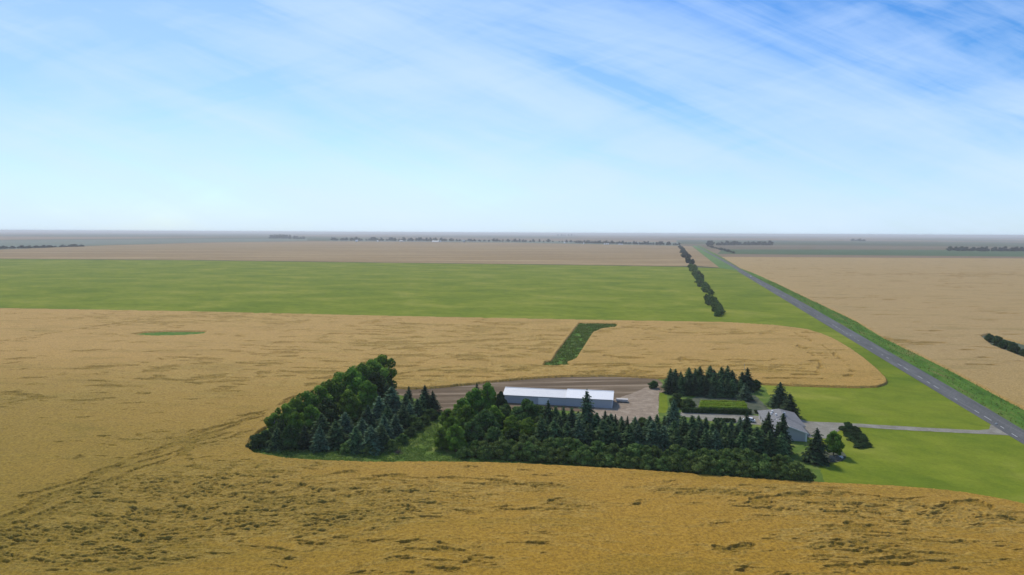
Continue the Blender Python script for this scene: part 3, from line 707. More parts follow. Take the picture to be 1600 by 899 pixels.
for px, py, h, k_, lb in [(842, 668, 8.0, 'olive', 'round olive tree under the middle of the left shed section'), (868, 671, 8.6, 'spruce', 'spruce under the right part of the left shed section'), (893, 672, 8.2, 'spruce', 'spruce just left of the step in the shed roof'),
                         (903, 676, 7.6, 'dark', 'dark low spruce just left of the tallest spruce'), (932, 675, 7.0, 'spruce', 'low spruce just right of the tallest spruce'), (1003, 680, 6.2, 'olive', 'low olive tree at the near edge of the gravel yard'), (1026, 678, 7.0, 'spruce', 'spruce at the near right corner of the gravel yard')]:
    one(k_, px, py, h, lb, 1.1)
# behind the garden
g = 'spruces of the block behind the garden'
row(['dark', 'spruce'], (1040, 606), (1172, 611), 13, lambda t: 9.8, 'dark spruce, %s from the left in the back row behind the garden', g, 1.0, (1.05, 1.3), .22)
row(['dark', 'spruce', 'dark'], (1040, 615), (1160, 621), 12, lambda t: 8.4, 'dark spruce, %s from the left in the front row behind the garden', g, .6, (1, 1.25), .1)
one('blue', 1164, 625, 7.2, 'broad blue spruce at the right corner of the garden', 1.35)
one('blue', 1112, 621, 5.2, 'short blue spruce against the back garden spruces', 1.1)
one('olive', 1021, 607, 3.6, 'low bush at the left end of the garden spruce block', 1.15)
one('darkbroad', 1181, 609, 4.6, 'rounded brownish bush at the right end of the garden spruce block', .9)
one('dark', 1218, 636, 10.2, 'taller of the two dark spruces behind the house', 1.25)
one('dark', 1233, 652, 9.4, 'nearer and lower of the two dark spruces behind the house', 1.4)
# beside the house
one('dark', 1275, 722, 10.6, 'dark spruce on its own at the right side of the house', 1.1)
one('leaf', 1302, 712, 8.0, 'slender green broadleaf tree beside the lone dark spruce', .62)
one('greyshrub', 1298, 720, 1.7, 'low grey shrub in the bed below the slender tree', .9)
one('greyshrub', 1309, 719, 1.3, 'small grey shrub beside the pale rock', .9)
one('darkshrub', 1325, 674, 3.4, 'round dark bush at the top of the juniper bed', .8)
# middle wood, left of the spruces
mid = [('leaf', 762, 648, 12.5, 'tall bright green tree touching the left end of the shed', .62), ('leaf', 742, 650, 10.8, 'bright green tree left of the tall one by the shed', .7), ('darkbroad', 783, 650, 9.5, 'narrow dark tree against the left shed wall', .45),
       ('leaf', 722, 662, 9.5, 'green tree in the middle of the wood left of the shed', .7), ('leaf', 706, 690, 8.8, 'green tree at the left edge of the wood by the grass track', .7), ('leaf', 690, 702, 7.2, 'small green tree nearest the grass track', .75),
       ('leaf', 712, 706, 9.0, 'green tree at the near left corner of the wood', .7), ('olive', 738, 700, 9.4, 'grey-green tree behind the near left corner of the wood', .7), ('olive', 757, 686, 10.2, 'grey-green tree in the centre of the wood', .75),
       ('leaf', 772, 676, 9.6, 'mid green tree in the centre of the wood', .75), ('olive', 822, 672, 11.2, 'round olive tree in front of the left shed wall', .8), ('leaf', 800, 685, 8.0, 'bright green tree below the round olive tree', .85),
       ('olive', 790, 668, 8.5, 'olive tree between the tall green tree and the round olive tree', .8), ('leaf', 826, 690, 8.2, 'yellow-green tree where the wood meets the spruces', .8), ('olive', 770, 700, 7.0, 'low olive tree above the left end of the hedge', .9),
       ('leaf', 728, 676, 9.8, 'leafy green tree above the grass track', .7), ('darkbroad', 800, 700, 6.4, 'low dark tree above the left end of the hedge', .9), ('shrub', 724, 716, 3.6, 'shrub at the near left corner of the wood', .9), ('shrub', 755, 717, 4.0, 'shrub in front of the wood just left of the hedge', .9),
       ('olive', 845, 682, 7.4, 'olive tree beside the first shelterbelt spruce', .8), ('dark', 745, 640, 10.8, 'narrow spruce tip above the green wood', .6), ('leaf', 700, 668, 6.8, 'low green tree by the dirt yard', .9)]
for k_, px, py, h, lb, wd in mid: one(k_, px, py, h, lb, wd)
# left grove
g = 'tall poplars along the back of the left grove'
for i, (px, py, h) in enumerate([(430, 688, 9.2), (446, 682, 11.0), (463, 676, 12.6), (480, 670, 13.6), (498, 663, 14.2), (516, 656, 15.2), (534, 649, 16.6), (551, 642, 17.2), (567, 636, 17.8), (583, 630, 18.2), (597, 624, 18.6)]):
    one('poplar', px, py, h, 'tall green poplar, %s from the left along the back of the left grove' % ordn(i), random.uniform(.95, 1.25), g)
g = 'leafy trees filling the left grove'
for i, (px, py, h) in enumerate([(440, 696, 8.6), (462, 690, 10), (486, 682, 11), (510, 676, 12), (545, 664, 13), (574, 652, 14), (588, 640, 15)]):
    one('leaf' if i % 3 else 'darkbroad', px, py, h, 'dark green leafy tree, %s from the left inside the left grove' % ordn(i), .7, g)
one('darkshrub', 403, 700, 4.6, 'dark bush at the far left tip of the grove', .95); one('darkshrub', 416, 698, 5.4, 'dark bush second from the left tip of the grove', .9)
one('darkbroad', 455, 703, 8.2, 'dark tree with a pale trunk at the front of the grove', .8)
g = 'spruces at the front of the left grove'
for i, (px, py, h, k_) in enumerate([(434, 702, 7.2, 'spruce'), (476, 702, 8.2, 'dark'), (500, 704, 8.4, 'blue'), (503, 690, 9.6, 'spruce'), (525, 698, 9.0, 'spruce'), (540, 686, 9.6, 'blue'), (556, 706, 8.6, 'spruce'), (566, 694, 8.8, 'blue'), (580, 706, 8.6, 'blue'), (575, 676, 9.8, 'dark'),
                                     (596, 702, 8.4, 'spruce'), (600, 688, 8.6, 'blue'), (606, 672, 9.2, 'spruce'), (592, 662, 10.6, 'blue'), (612, 652, 11.8, 'blue'), (618, 682, 8.2, 'blue'), (630, 668, 8.6, 'spruce'), (640, 662, 8.0, 'blue'), (634, 650, 8.8, 'spruce'), (652, 655, 8.0, 'spruce'), (660, 648, 8.2, 'spruce')]):
    one(k_, px, py, h, 'spruce, %s from the left among the conifers on the near side of the left grove' % ordn(i), random.uniform(1.05, 1.35), g)
one('dark', 613, 634, 10.5, 'dark spruce just right of the tallest poplar', .8)
one('dark', 639, 640, 9.4, 'slim dark spruce tip on the right side of the left grove', .75)
one('dark', 664, 644, 10.6, 'tall dark conifer near the dirt yard on the right side of the grove', 1.0); one('dark', 676, 646, 8.8, 'dark conifer at the right corner of the left grove', 1.05)
g = 'bushes round the right edge of the left grove'
for i, (px, py, h) in enumerate([(540, 708, 3.2), (575, 710, 3.4), (612, 704, 3.6), (628, 694, 3.4), (641, 682, 3.2), (653, 673, 3.6), (664, 664, 3.8), (674, 656, 4.2), (645, 668, 4.6)]):
    one('olive' if i > 2 else 'shrub', px, py, h, 'grey-green bush, %s along the grove edge from the wheat towards the yard' % ordn(i), 1.1, g)
# shelterbelt rows in the green field, beyond the house
def belt(pts, n, h, lab, group, kind='farbush', wj=5, wid=1.0, i0=0):
    a, b = P(*pts[0]), P(*pts[1]); ln = math.hypot(b[0] - a[0], b[1] - a[1])
    for i in range(n):
        t = (i + .5) / n; j = random.uniform(-wj, wj) if wj else 0
        x = a[0] + (b[0] - a[0]) * t + j; y = a[1] + (b[1] - a[1]) * t + random.uniform(-1, 1) * ln / n * .3
        tree(kind, x, y, HW(h, .15), (lab % ordn(i + i0)) if '%s' in lab else lab, group, wid, parts=False, name='shrub' if 'bush' in lab else None)
gB = 'bushes in the line through the green field'; lB = 'bush, %s from the near end of the line crossing the green field'
belt([(1127, 495), (1106, 466)], 30, 5.6, lB, gB, 'shrub', 4.2, .75)
belt([(1105, 461), (1092, 439)], 30, 6.0, lB, gB, 'shrub', 5, .8, 30)
belt([(1092, 437), (1087, 428)], 14, 7.0, lB, gB, 'shrub', 5, .9, 60)
belt([(1085, 425), (1081, 418)], 16, 7.5, lB, gB, 'shrub', 5, 1, 74)
belt([(1079, 414), (1063, 386)], 60, 8.5, 'bush, %s from the near end of the line crossing the far stubble', 'bushes in the line through the stubble', 'farbush', 9, 1.25)
belt([(1540, 531), (1600, 556)], 16, 4.4, 'dark bush, %s from the left in the clump in the right wheat field', 'bushes of the clump in the right wheat field', 'darkshrub', 2.5, .8)
belt([(1600, 556), (1690, 582)], 20, 4.4, 'dark bush, %s beyond the right frame edge in the wheat clump', 'bushes of the clump in the right wheat field', 'darkshrub', 2.5, .8)
# hazy tree lines near the horizon
def farline(p0, p1, n, h, lab, group, wj=30, wid=1.0, hj=.3):
    a, b = P(*p0), P(*p1)
    for i in range(n):
        t = (i + random.uniform(.15, .85)) / n
        tree('farbush', a[0] + (b[0] - a[0]) * t, a[1] + (b[1] - a[1]) * t + random.uniform(-wj, wj), HW(h, hj), lab + ', %s from the left' % ordn(i), group, wid * random.uniform(.8, 1.3), parts=False)
farline((424, 373.0), (452, 373.2), 16, 38, 'hazy tree of the isolated clump left of the far town', 'trees of the isolated far clump', 40, .8, .15)
farline((452, 373.6), (478, 373.8), 8, 26, 'low hazy tree trailing right from the isolated far clump', 'trees trailing from the isolated far clump', 40)
farline((520, 376), (700, 377), 44, 22, 'hazy tree in the left part of the distant town', 'trees of the left part of the distant town', 80, 1.2, .4)
farline((700, 377), (900, 379), 34, 17, 'hazy tree in the thin middle part of the distant town', 'trees of the middle of the distant town', 60, 1.3, .45)
farline((900, 380), (1062, 383.5), 50, 17, 'hazy tree in the right part of the distant town', 'trees of the right part of the distant town', 40, 1.2, .3)
farline((1104, 383.5), (1205, 383.2), 36, 22, 'hazy tree in the far belt right of the highway', 'trees of the far belt right of the highway', 40, 1.2, .3)
farline((1105, 385), (1150, 397), 22, 8, 'low hazy tree in the diagonal line right of the highway', 'trees of the diagonal line right of the highway', 10, 1.4, .3)
farline((1487, 392.5), (1720, 394), 40, 18, 'hazy dark tree in the far belt at the right edge', 'trees of the far belt at the right edge', 25, 1.5, .15)
farline((-200, 394.5), (130, 385.5), 60, 9, 'low hazy tree in the far hedge line at the left edge', 'trees of the far hedge line at the left edge', 12, 2.0, .3)
farline((870, 369.4), (900, 369.5), 7, 45, 'faint tall tree on the horizon above the town', 'faint trees on the horizon', 90, .6, .3)
farline((1333, 376.8), (1350, 377.4), 6, 22, 'faint tree in the small clump on the right horizon fields', 'faint trees of the small right clump', 20, 1.5, .3)

# ------------------------------------------------------------------ buildings
YAW = R(-10.5)
def base(name, loc, yaw, label, cat, group=None):
    o = bpy.data.objects.new(name, None); COL.objects.link(o); o.location = (loc[0], loc[1], loc[2] if len(loc) > 2 else 0); o.rotation_euler = (0, 0, yaw)
    return tag(o, label, cat, group)
shed = base('storage_shed', (*P(956.5, 638.5), 0), YAW, 'long grey steel shed with a white metal roof in two sections', 'shed')
def rib_roof(x0, x1, w_, zw, zr, ov=.4, th=.12, rib=.9):
    """gable roof, ridge along x at y=w/2"""
    mb = MB(); h_ = w_ / 2
    sl = (zr - zw) / h_
    prof = [(-ov, zw - sl * ov), (h_, zr), (w_ + ov, zw - sl * ov), (w_ + ov, zw - sl * ov + th), (h_, zr + th), (-ov, zw - sl * ov + th)]
    mb.prism(prof, x0 - ov, x1 + ov, 'x')
    x = x0 - ov + .2
    while x < x1 + ov - .1:
        for sgn in (0, 1):
            ya, yb = (-ov + .02, h_) if sgn == 0 else (w_ + ov - .02, h_)
            za, zb = zw - sl * ov + th, zr + th
            b = len(mb.V); mb.V += [(x, ya, za + .002), (x + .09, ya, za + .002), (x + .09, yb, zb + .002), (x, yb, zb + .002), (x + .02, ya, za + .06), (x + .07, ya, za + .06), (x + .07, yb, zb + .06), (x + .02, yb, zb + .06)]
            mb.F += [(b + 4, b + 5, b + 6, b + 7), (b, b + 4, b + 7, b + 3), (b + 1, b + 2, b + 6, b + 5), (b, b + 1, b + 5, b + 4)]
        x += rib
    mb.box(x0 - ov - .01, x1 + ov + .01, h_ - .18, h_ + .18, zr + th - .02, zr + th + .10)
    return mb
# right section (origin at its near right corner, building runs to -x)
XL, W1 = -18.3, 12.5
def gable_wall(mb, x0, x1, y0, y1, zw, zr):
    ym = (y0 + y1) / 2
    mb.prism([(y0, 0), (y1, 0), (y1, zw), (ym, zr), (y0, zw)], x0, x1, 'x'); return mb
mb = gable_wall(MB(), XL, 0, 0, W1, 3.55, 5.45)
x = XL + .3
while x < -.1:
    mb.box(x, x + .08, -.04, -.004, .1, 3.5); x += .9
mb.build('wall', M['steel'], shed)
rib_roof(XL, 0, W1, 3.6, 5.5).build('roof', M['roofwhite'], shed)
mb = gable_wall(MB(), XL - 26.2, XL - .05, .35, W1 - .35, 3.35, 5.05)
x = XL - 26
while x < XL - .2:
    mb.box(x, x + .08, .31, .346, .1, 3.3); x += .9
mb.build('wall', M['steel'], shed)
o = rib_roof(XL - 26.2, XL - .5, W1 - .7, 3.4, 5.1); o.V = [(a, b + .35, c) for a, b, c in o.V]; o.build('roof', M['roofold'], shed)
tr_ = MB(); tr_.box(-.10, .04, -.06, .10, 0, 3.5); tr_.box(-.10, .04, W1 - .10, W1 + .06, 0, 3.5); tr_.build('corner_trim', M['trimwhite'], shed)
d = MB().box(-.02, .09, 3.8, 8.6, 0, 3.3).build('overhead_door', M['trimwhite'], shed)
MB().box(.095, .13, 4.0, 8.4, 1.0, 1.05).box(.095, .13, 4.0, 8.4, 2.1, 2.15).build('door_rail', M['steel'], d)
MB().box(-.02, .06, 1.4, 2.3, 0, 2.05).build('side_door', M['trimwhite'], shed)
MB().box(-30, -25.4, .22, .30, 0, 2.9).build('sliding_door', M['trimwhite'], shed)

# house: hipped main block with a gabled wing towards the camera
ga = P(1260, 690.5); HY = R(-11)
house = base('house', (*ga, 0), HY, 'single storey grey house with a grey shingle roof and gabled wing', 'house')
GW, GD, MX0, MX1, MD = 11.0, 9.0, -11.2, 1.2, 18.5   # wing width/depth, main block extent
gx0 = -GW
mb = MB().prism([(gx0, 0), (0, 0), (0, 2.9), (-GW / 2, 4.75), (gx0, 2.9)], 0, GD - .01)
mb.build('wall', M['siding'], house)
mb = MB(); sl = (4.75 - 2.9) / (GW / 2); ov = .5
mb.prism([(gx0 - ov, 2.93 - sl * ov), (-GW / 2, 4.80), (ov, 2.93 - sl * ov), (ov, 3.10 - sl * ov), (-GW / 2, 4.98), (gx0 - ov, 3.10 - sl * ov)], -ov, GD + 3.5)
mb.build('roof', M['shingle'], house)
fa = MB()
for sgn in (1, -1):
    x0, x1 = (-GW / 2, ov + .02) if sgn == 1 else (-GW / 2, gx0 - ov - .02)
    z0, z1 = 4.97, 3.10 - sl * ov - .01
    b = len(fa.V)
    for yy in (-ov - .05, -ov - .005): fa.V += [(x0, yy, z0 + .03), (x1, yy, z1 + .03), (x1, yy, z1 - .24), (x0, yy, z0 - .24)]
    fa.F += [(b, b + 1, b + 2, b + 3), (b + 7, b + 6, b + 5, b + 4), (b, b + 4, b + 5, b + 1), (b + 3, b + 2, b + 6, b + 7), (b + 1, b + 5, b + 6, b + 2), (b, b + 3, b + 7, b + 4)]
fa.build('fascia', M['trimwhite'], house)
y0, y1 = GD, GD + MD
MB().box(MX0, MX1, y0, y1, 0, 2.75).build('wall', M['siding'], house)
def hip(mb, x0, x1, y0, y1, z, zr, ov=.5):
    x0 -= ov; x1 += ov; y0 -= ov; y1 += ov; xm = (x0 + x1) / 2; d_ = (x1 - x0) / 2 * .9
    b = len(mb.V)
    mb.V += [(x0, y0, z), (x1, y0, z), (x1, y1, z), (x0, y1, z), (x0, y0, z + .16), (x1, y0, z + .16), (x1, y1, z + .16), (x0, y1, z + .16), (xm, y0 + d_, zr), (xm, y1 - d_, zr)]
    mb.F += [tuple(b + i for i in f) for f in [(0, 3, 2, 1), (0, 1, 5, 4), (1, 2, 6, 5), (2, 3, 7, 6), (3, 0, 4, 7), (4, 5, 8), (5, 6, 9, 8), (6, 7, 9), (7, 4, 8, 9)]]
    return mb
hip(MB(), MX0, MX1, y0, y1, 2.72, 5.5).build('roof', M['shingle'], house)
def pipe(x, y, z, name, m, r=.12, h=.5):
    return MB().tube([(x, y, z - .4), (x, y, z + h), (x, y, z + h + .02), (x, y, z + h + .1)], [r, r, r * 1.7, r * 1.2], 10).build(name, m, house)
for (x, y, z) in ((-7.6, y0 + 11, 4.8), (-8.3, y0 + 9.0, 4.5), (-7.2, y0 + 6.2, 4.9), (-7.4, y0 + 2.5, 3.9)): pipe(x, y, z, 'roof_vent', M['trimwhite'], .22, .3)
MB().box(-5.0, -4.3, y0 + 5.2, y0 + 5.9, 4.0, 6.0).box(-5.06, -4.24, y0 + 5.14, y0 + 5.96, 6.0, 6.12).build('chimney', M['steel'], house)
MB().box(-.35, -.002 + .12, -.08, -.003, 0, 2.7).build('corner_trim', M['trimwhite'], house)
for i, yy in enumerate((y0 + 3, y0 + 8, y0 + 13)):
    f_ = MB().box(MX1 + .002, MX1 + .07, yy, yy + 1.8, .9, 2.2).build('window', M['trimwhite'], house); MB().box(MX1 + .075, MX1 + .09, yy + .1, yy + 1.7, 1.0, 2.1).build('pane', M['glass'], f_)
    f_ = MB().box(MX0 - .07, MX0 - .002, yy, yy + 1.6, .9, 2.2).build('window', M['trimwhite'], house); MB().box(MX0 - .09, MX0 - .075, yy + .1, yy + 1.5, 1.0, 2.1).build('pane', M['glass'], f_)
MB().box(.004, .07, 1.6, 6.6, 0, 2.4).build('garage_door', M['trimwhite'], house)

# garden: clipped hedge, crop rows, low shrubs
def leafbox(name, a, b, depth, h, m, dens, size, seed, z0=0, round_=.25):
    rg = np.random.default_rng(seed); a = np.array(a); b = np.array(b); ln = np.linalg.norm(b - a); u = (b - a) / ln; v = np.array([-u[1], u[0]])
    n = int(ln * (depth + 2 * h) * dens); s_ = rg.random(n) * ln; q = rg.random(n) * (depth + 2 * h)
    dd = np.where(q < h, 0, np.where(q < h + depth, q - h, depth)); zz_ = np.where(q < h, q, np.where(q < h + depth, h, q - h - depth))
    wav = 1 + .14 * perlin(s_ / 2.1, np.full(n, seed + .5), seed); zz_ = zz_ * wav
    C = a[None, :] + u[None, :] * s_[:, None] + v[None, :] * (dd + rg.normal(size=n) * .12)[:, None]
    C = np.concatenate([C, (zz_ + rg.normal(size=n) * .1 + z0)[:, None]], 1)
    Nn = rg.normal(size=(n, 3)) * .6 + np.stack([np.where(dd <= 0, -v[0], np.where(dd >= depth, v[0], 0)), np.where(dd <= 0, -v[1], np.where(dd >= depth, v[1], 0)), np.where((dd > 0) & (dd < depth), 1, .2)], 1)
    V1, F1 = quads(C, Nn, np.full(n, size), rg)
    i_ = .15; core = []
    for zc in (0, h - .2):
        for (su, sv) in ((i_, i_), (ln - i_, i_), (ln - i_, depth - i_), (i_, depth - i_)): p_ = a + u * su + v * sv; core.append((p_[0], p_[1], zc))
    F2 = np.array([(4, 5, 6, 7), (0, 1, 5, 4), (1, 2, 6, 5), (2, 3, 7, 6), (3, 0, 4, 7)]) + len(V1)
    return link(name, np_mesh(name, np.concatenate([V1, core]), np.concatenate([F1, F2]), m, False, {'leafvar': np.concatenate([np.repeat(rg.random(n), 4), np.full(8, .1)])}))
tag(leafbox('hedge', P(1066, 645.5), P(1175, 648.5), 1.5, 1.9, M['darkleaf'], 16, .2, 5), 'clipped dark green hedge along the front of the vegetable garden', 'hedge')
tag(leafbox('hedge', P(1180, 646.8), P(1192, 647), 1.3, 1.3, M['darkleaf'], 14, .2, 6), 'short dark hedge stub between the garden and the house', 'hedge')
for i, (py, a_, b_) in enumerate(((638.2, 1092, 1168), (635.2, 1093, 1168), (632.4, 1094, 1167), (629.6, 1095, 1165))):
    tag(leafbox('vegetable_row', P(a_, py), P(b_, py + 1.8), 1.1, 1.0, M['corn'], 16, .17, 20 + i), 'yellow-green vegetable row, %s behind the clipped hedge' % ordn(i), 'vegetable row', 'rows of the vegetable garden')
for i in range(7):
    one('darkshrub', 1118 + i * 4.6, 659 + i * .15, 1.5, 'low dark shrub, %s from the left beside the path left of the house' % ordn(i), 1.0, 'low shrubs beside the path')
# juniper bed: ground-hugging shrubs in a long clipped block
JU = G([(1312, 670), (1338, 670), (1362, 700), (1340, 704)])
def in_quad(u, v): 
    a, b, c, d_ = JU; return (a[0] * (1 - u) * (1 - v) + b[0] * u * (1 - v) + c[0] * u * v + d_[0] * (1 - u) * v, a[1] * (1 - u) * (1 - v) + b[1] * u * (1 - v) + c[1] * u * v + d_[1] * (1 - u) * v)
k_ = 0
for j in range(6):
    for i in range(3):
        x, y = in_quad((i + .5) / 3, (j + .5) / 6)
        tree('darkshrub', x + random.uniform(-.3, .3), y + random.uniform(-.3, .3), 1.5, 'dark juniper, %s in row %s of the bed beside the drive' % (['left', 'middle', 'right'][i], ['one', 'two', 'three', 'four', 'five', 'six'][j]), 'junipers of the bed beside the drive', 1.35)
# pale rock
rg = np.random.default_rng(4); mb = MB(); V = []; F = []
for i in range(7):
    for j in range(12):
        ph = math.pi * i / 6; th = 6.283 * j / 12; q = .75 * (1 + .16 * math.sin(3 * th + ph * 2) + .1 * rg.normal())
        V.append((1.3 * q * math.sin(ph) * math.cos(th), q * math.sin(ph) * math.sin(th), .25 + .6 * q * math.cos(ph)))
for i in range(6):
    for j in range(12): F.append((i * 12 + j, (i + 1) * 12 + j, (i + 1) * 12 + (j + 1) % 12, i * 12 + (j + 1) % 12))
o = link('rock', poly_mesh('rock', V, F, M['rock'])); o.location = (*P(1312, 716), 0); tag(o, 'pale boulder in the bed right of the lone spruce', 'rock')
# brush pile
p = P(622, 709); bp = base('brush_pile', (*p, 0), 0, 'brown pile of cut branches on the grass at the grove corner', 'brush pile')
mb = MB()
for i in range(70):
    a = random.uniform(0, 6.28); r = random.uniform(0, 1.6); c = Vector((math.cos(a) * r, math.sin(a) * r, random.uniform(.1, 1.1) * (1 - r / 2.2))); d_ = Vector((random.uniform(-1, 1), random.uniform(-1, 1), random.uniform(-.3, .5))).normalized() * random.uniform(.5, 1.3)
    mb.tube([tuple(c - d_), tuple(c + d_)], [.05, .02], 5)
mb.build('branches', M['bark'], bp)

# ------------------------------------------------------------------ vehicles
def wheel(parent, x, y, r=.34, w_=.22):
    o = MB().tube([(x, y - w_ / 2, r), (x, y + w_ / 2, r)], [r, r], 18).build('wheel', M['tyre'], parent)
    MB().tube([(x, y - w_ / 2 - .012, r), (x, y + w_ / 2 + .012, r)], [r * .58, r * .58], 14).build('rim', M['lamp_glass'], o)
def car(loc, yaw, label, z=0):
    c = base('car', (loc[0], loc[1], z), yaw, label, 'car')
    L_ = [(-2.25, .35), (-2.3, .75), (-2.15, .98), (-1.1, 1.02), (1.1, 1.0), (2.1, .82), (2.3, .6), (2.3, .35)]
    b = MB().prism(L_, -.88, .88).build('body', M['carwhite'], c); bevel(b, .07, 2)
    cab = MB(); V = []
    for (x, z_, w_) in ((-1.9, .99, .84), (-1.35, 1.46, .70), (.25, 1.48, .70), (1.05, .99, .84)): V += [(x, -w_, z_), (x, w_, z_)]
    cab.add(V, [(0, 2, 4, 6), (7, 5, 3, 1), (0, 1, 3, 2), (2, 3, 5, 4), (4, 5, 7, 6)]); g_ = cab.build('cabin', M['glass'], c)
    MB().box(-1.33, .24, -.69, .69, 1.462, 1.51).build('roof_panel', M['carwhite'], c)
    for x in (-1.4, 1.4):
        for y in (-.8, .8): wheel(c, x, y)
    for y in (-.65, .65):
        MB().box(2.29, 2.33, y - .18, y + .18, .62, .76).build('headlight', M['lamp_glass'], c)
    return c
car(P(1170, 659.5), R(160), 'white car parked on gravel at the left end of the house', .1)
x, y = P(1172.5, 432.5); car((x + .5, y), R(-105), 'small white car driving on the far highway', .13)
tx, ty = P(972, 628.5); t = base('trailer', (tx, ty, .09), YAW, 'low beige box trailer parked on the yard right of the shed', 'trailer')
bevel(MB().box(-2.4, 2.4, -1.2, 1.2, .42, 1.3).build('body', M['beige'], t), .05)
MB().box(-3.3, -2.3, -.06, .06, .5, .6).box(-3.35, -3.2, -.1, .1, .1, .62).build('drawbar', M['tyre'], t)
for y in (-1.0, 1.0): wheel(t, .4, y, .34, .2)

# posts and small poles seen above the crops and along the road
def post(px, py, h, label, r=.06, m='wood', cat='post', group=None):
    x, y = P(px, py); o = MB().tube([(0, 0, -.2), (0, 0, h)], [r, r * .85], 8).tube([(0, 0, h), (0, 0, h + .06)], [r * .85, r * .3], 8).build('marker_post', M[m]); o.location = (x, y, 0); return tag(o, label, cat, group)
post(1163, 581, 4.2, 'thin pale pole standing in the wheat behind the garden spruces', .09, 'concrete')
ap = base('approach_culvert', (*P(1556, 663.5), 0), R(-62), 'round culvert end marker at the mouth of the drive', 'culvert')
MB().tube([(0, -.6, .18), (0, .6, .18)], [.35, .35], 14).build('pipe', M['concrete'], ap)

# ------------------------------------------------------------------ town buildings, far off in the haze
def far_building(px, py, l_, w_, hw, hr, wallm, roofm, label, yaw=0.0, group=None):
    x, y = P(px, py); b = base('farm_building', (x, y, 0), yaw, label, 'building', group)
    gable_wall(MB(), -l_ / 2, l_ / 2, 0, w_, hw, hr).build('wall', M[wallm], b)
    mb = MB(); ov = .6; s_ = (hr - hw) / (w_ / 2)
    mb.prism([(-ov, hw - s_ * ov + .02), (w_ / 2, hr + .02), (w_ + ov, hw - s_ * ov + .02), (w_ + ov, hw - s_ * ov + .4), (w_ / 2, hr + .4), (-ov, hw - s_ * ov + .4)], -l_ / 2 - ov, l_ / 2 + ov, 'x')
    mb.build('roof', M[roofm], b); return b
for px, py, l_, w_, hw, hr, wm, rm, lb in [
    (557, 378.2, 16, 12, 8, 14, 'trimwhite', 'roofwhite', 'bright white gabled building in the left part of the town'), (590, 378, 9, 9, 6, 9, 'trimwhite', 'roofwhite', 'small white building right of the bright gabled one'),
    (627, 378, 26, 14, 5, 9, 'concrete', 'steel', 'low grey building among the town trees'), (680, 378.4, 48, 16, 5, 9, 'trimwhite', 'roofwhite', 'long white roofed building in the town'), (688, 378.5, 9, 9, 7, 11, 'trimwhite', 'roofwhite', 'small white house at the end of the long white building'),
    (725, 378.9, 12, 12, 12, 17, 'concrete', 'steel', 'tall pale building at the right of the left town part'), (882, 380.4, 10, 10, 5, 8, 'trimwhite', 'roofwhite', 'small white building at the middle of the town'),
    (912, 382.0, 7, 7, 8, 11, 'trimwhite', 'roofwhite', 'narrow white building left of the three pale bins'), (970, 383.0, 26, 12, 4, 6, 'concrete', 'roofwhite', 'low pale building right of the three bins'),
    (1000, 382.2, 20, 12, 5, 8, 'trimwhite', 'roofwhite', 'white roofed building near the right end of the town'), (1012, 382.3, 18, 12, 5, 8, 'trimwhite', 'roofwhite', 'second white roofed building near the right end of the town'),
    (1200, 381.5, 10, 9, 6, 9, 'trimwhite', 'roofwhite', 'lone white building at the right end of the far belt')]:
    far_building(px, py, l_, w_, hw, hr, wm, rm, lb)
for i, px in enumerate((944.5, 947.5, 950.5)):
    x, y = P(px, 382.6); b = base('grain_bin', (x, y, 0), 0, 'pale steel grain bin, %s of three in the town' % ['left', 'middle', 'right'][i], 'grain bin', 'three pale grain bins in the town')
    MB().tube([(0, 0, 0), (0, 0, 7)], [4.6, 4.6], 20).build('wall', M['trimwhite'], b); MB().tube([(0, 0, 7.01), (0, 0, 9.5)], [4.9, .4], 20).build('roof', M['roofwhite'], b)

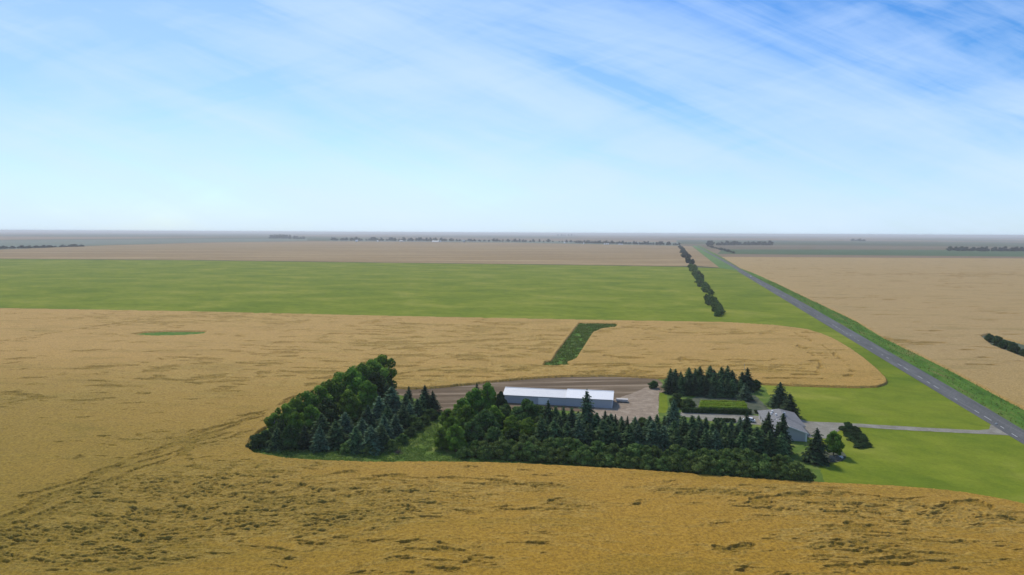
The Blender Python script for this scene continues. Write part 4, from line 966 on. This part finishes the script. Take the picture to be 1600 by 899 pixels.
# ------------------------------------------------------------------ rough growth (grass nobody could count)
def tufts(name, n, sampler, m, size, seed, label, hgt=.5):
    rg = np.random.default_rng(seed); C = sampler(n, rg); n = len(C)
    C = np.concatenate([C, rg.uniform(.05, hgt, n)[:, None]], 1)
    Nn = rg.normal(size=(n, 3)) * .8 + np.array([0, -.3, .6])
    V, F = quads(C, Nn, np.full(n, size), rg, .8)
    pv = np.clip(.5 + .9 * fbm(C[:, 0] / 7, C[:, 1] / 7, 2, seed), 0, 1)
    o = link(name, np_mesh(name, V, F, m, False, {'leafvar': np.repeat(np.clip(pv * .7 + .3 * rg.random(n), 0, 1), 4)}))
    return tag(o, label, 'grass', kind='stuff')
def poly_sampler(poly, ok=None, clump=0):
    xs = [p[0] for p in poly]; ys = [p[1] for p in poly]
    def f(n, rg):
        x = rg.uniform(min(xs), max(xs), n); y = rg.uniform(min(ys), max(ys), n); k = sdf_poly(x, y, poly) > .15
        if clump: k &= fbm(x / clump, y / clump, 2, 44) > -.05 - .3 * rg.random(n)
        return np.stack([x[k], y[k]], 1)
    return f
tufts('tall_grass', 60000, poly_sampler(G([(392, 700), (440, 702), (560, 708), (650, 672), (684, 655), (690, 690), (700, 712), (900, 735), (690, 728), (560, 729), (440, 720), (398, 712)]), clump=4), M['tuft'], .22, 1, 'rough tall grass along the edge of the grove and the track')
tufts('ditch_growth', 150000, poly_sampler(road_R[3:] + ditch_R[4:][::-1], clump=5), M['tuft'], .28, 2, 'rank grass and weeds filling the highway ditch', .7)
tufts('weed_growth', 60000, poly_sampler(PATCH, clump=6), M['tuft'], .3, 3, 'green weeds growing in the bare patch of the wheat', .6)

# ------------------------------------------------------------------ haze
hm = bpy.data.materials.new('haze'); hm.use_nodes = True; nt = hm.node_tree; nt.nodes.clear()
pv = N('ShaderNodeVolumePrincipled', nt); pv.inputs['Color'].default_value = (.97, .97, .96, 1); pv.inputs['Density'].default_value = .00008; pv.inputs['Anisotropy'].default_value = .1
mo = N('ShaderNodeOutputMaterial', nt); L(nt, pv.outputs[0], mo.inputs['Volume'])
hb = MB().box(-S - 300, S + 300, -2300, S + 300, -1.2, 76).build('haze', hm); tag(hb, 'pale summer haze over the plain', 'haze', kind='stuff')
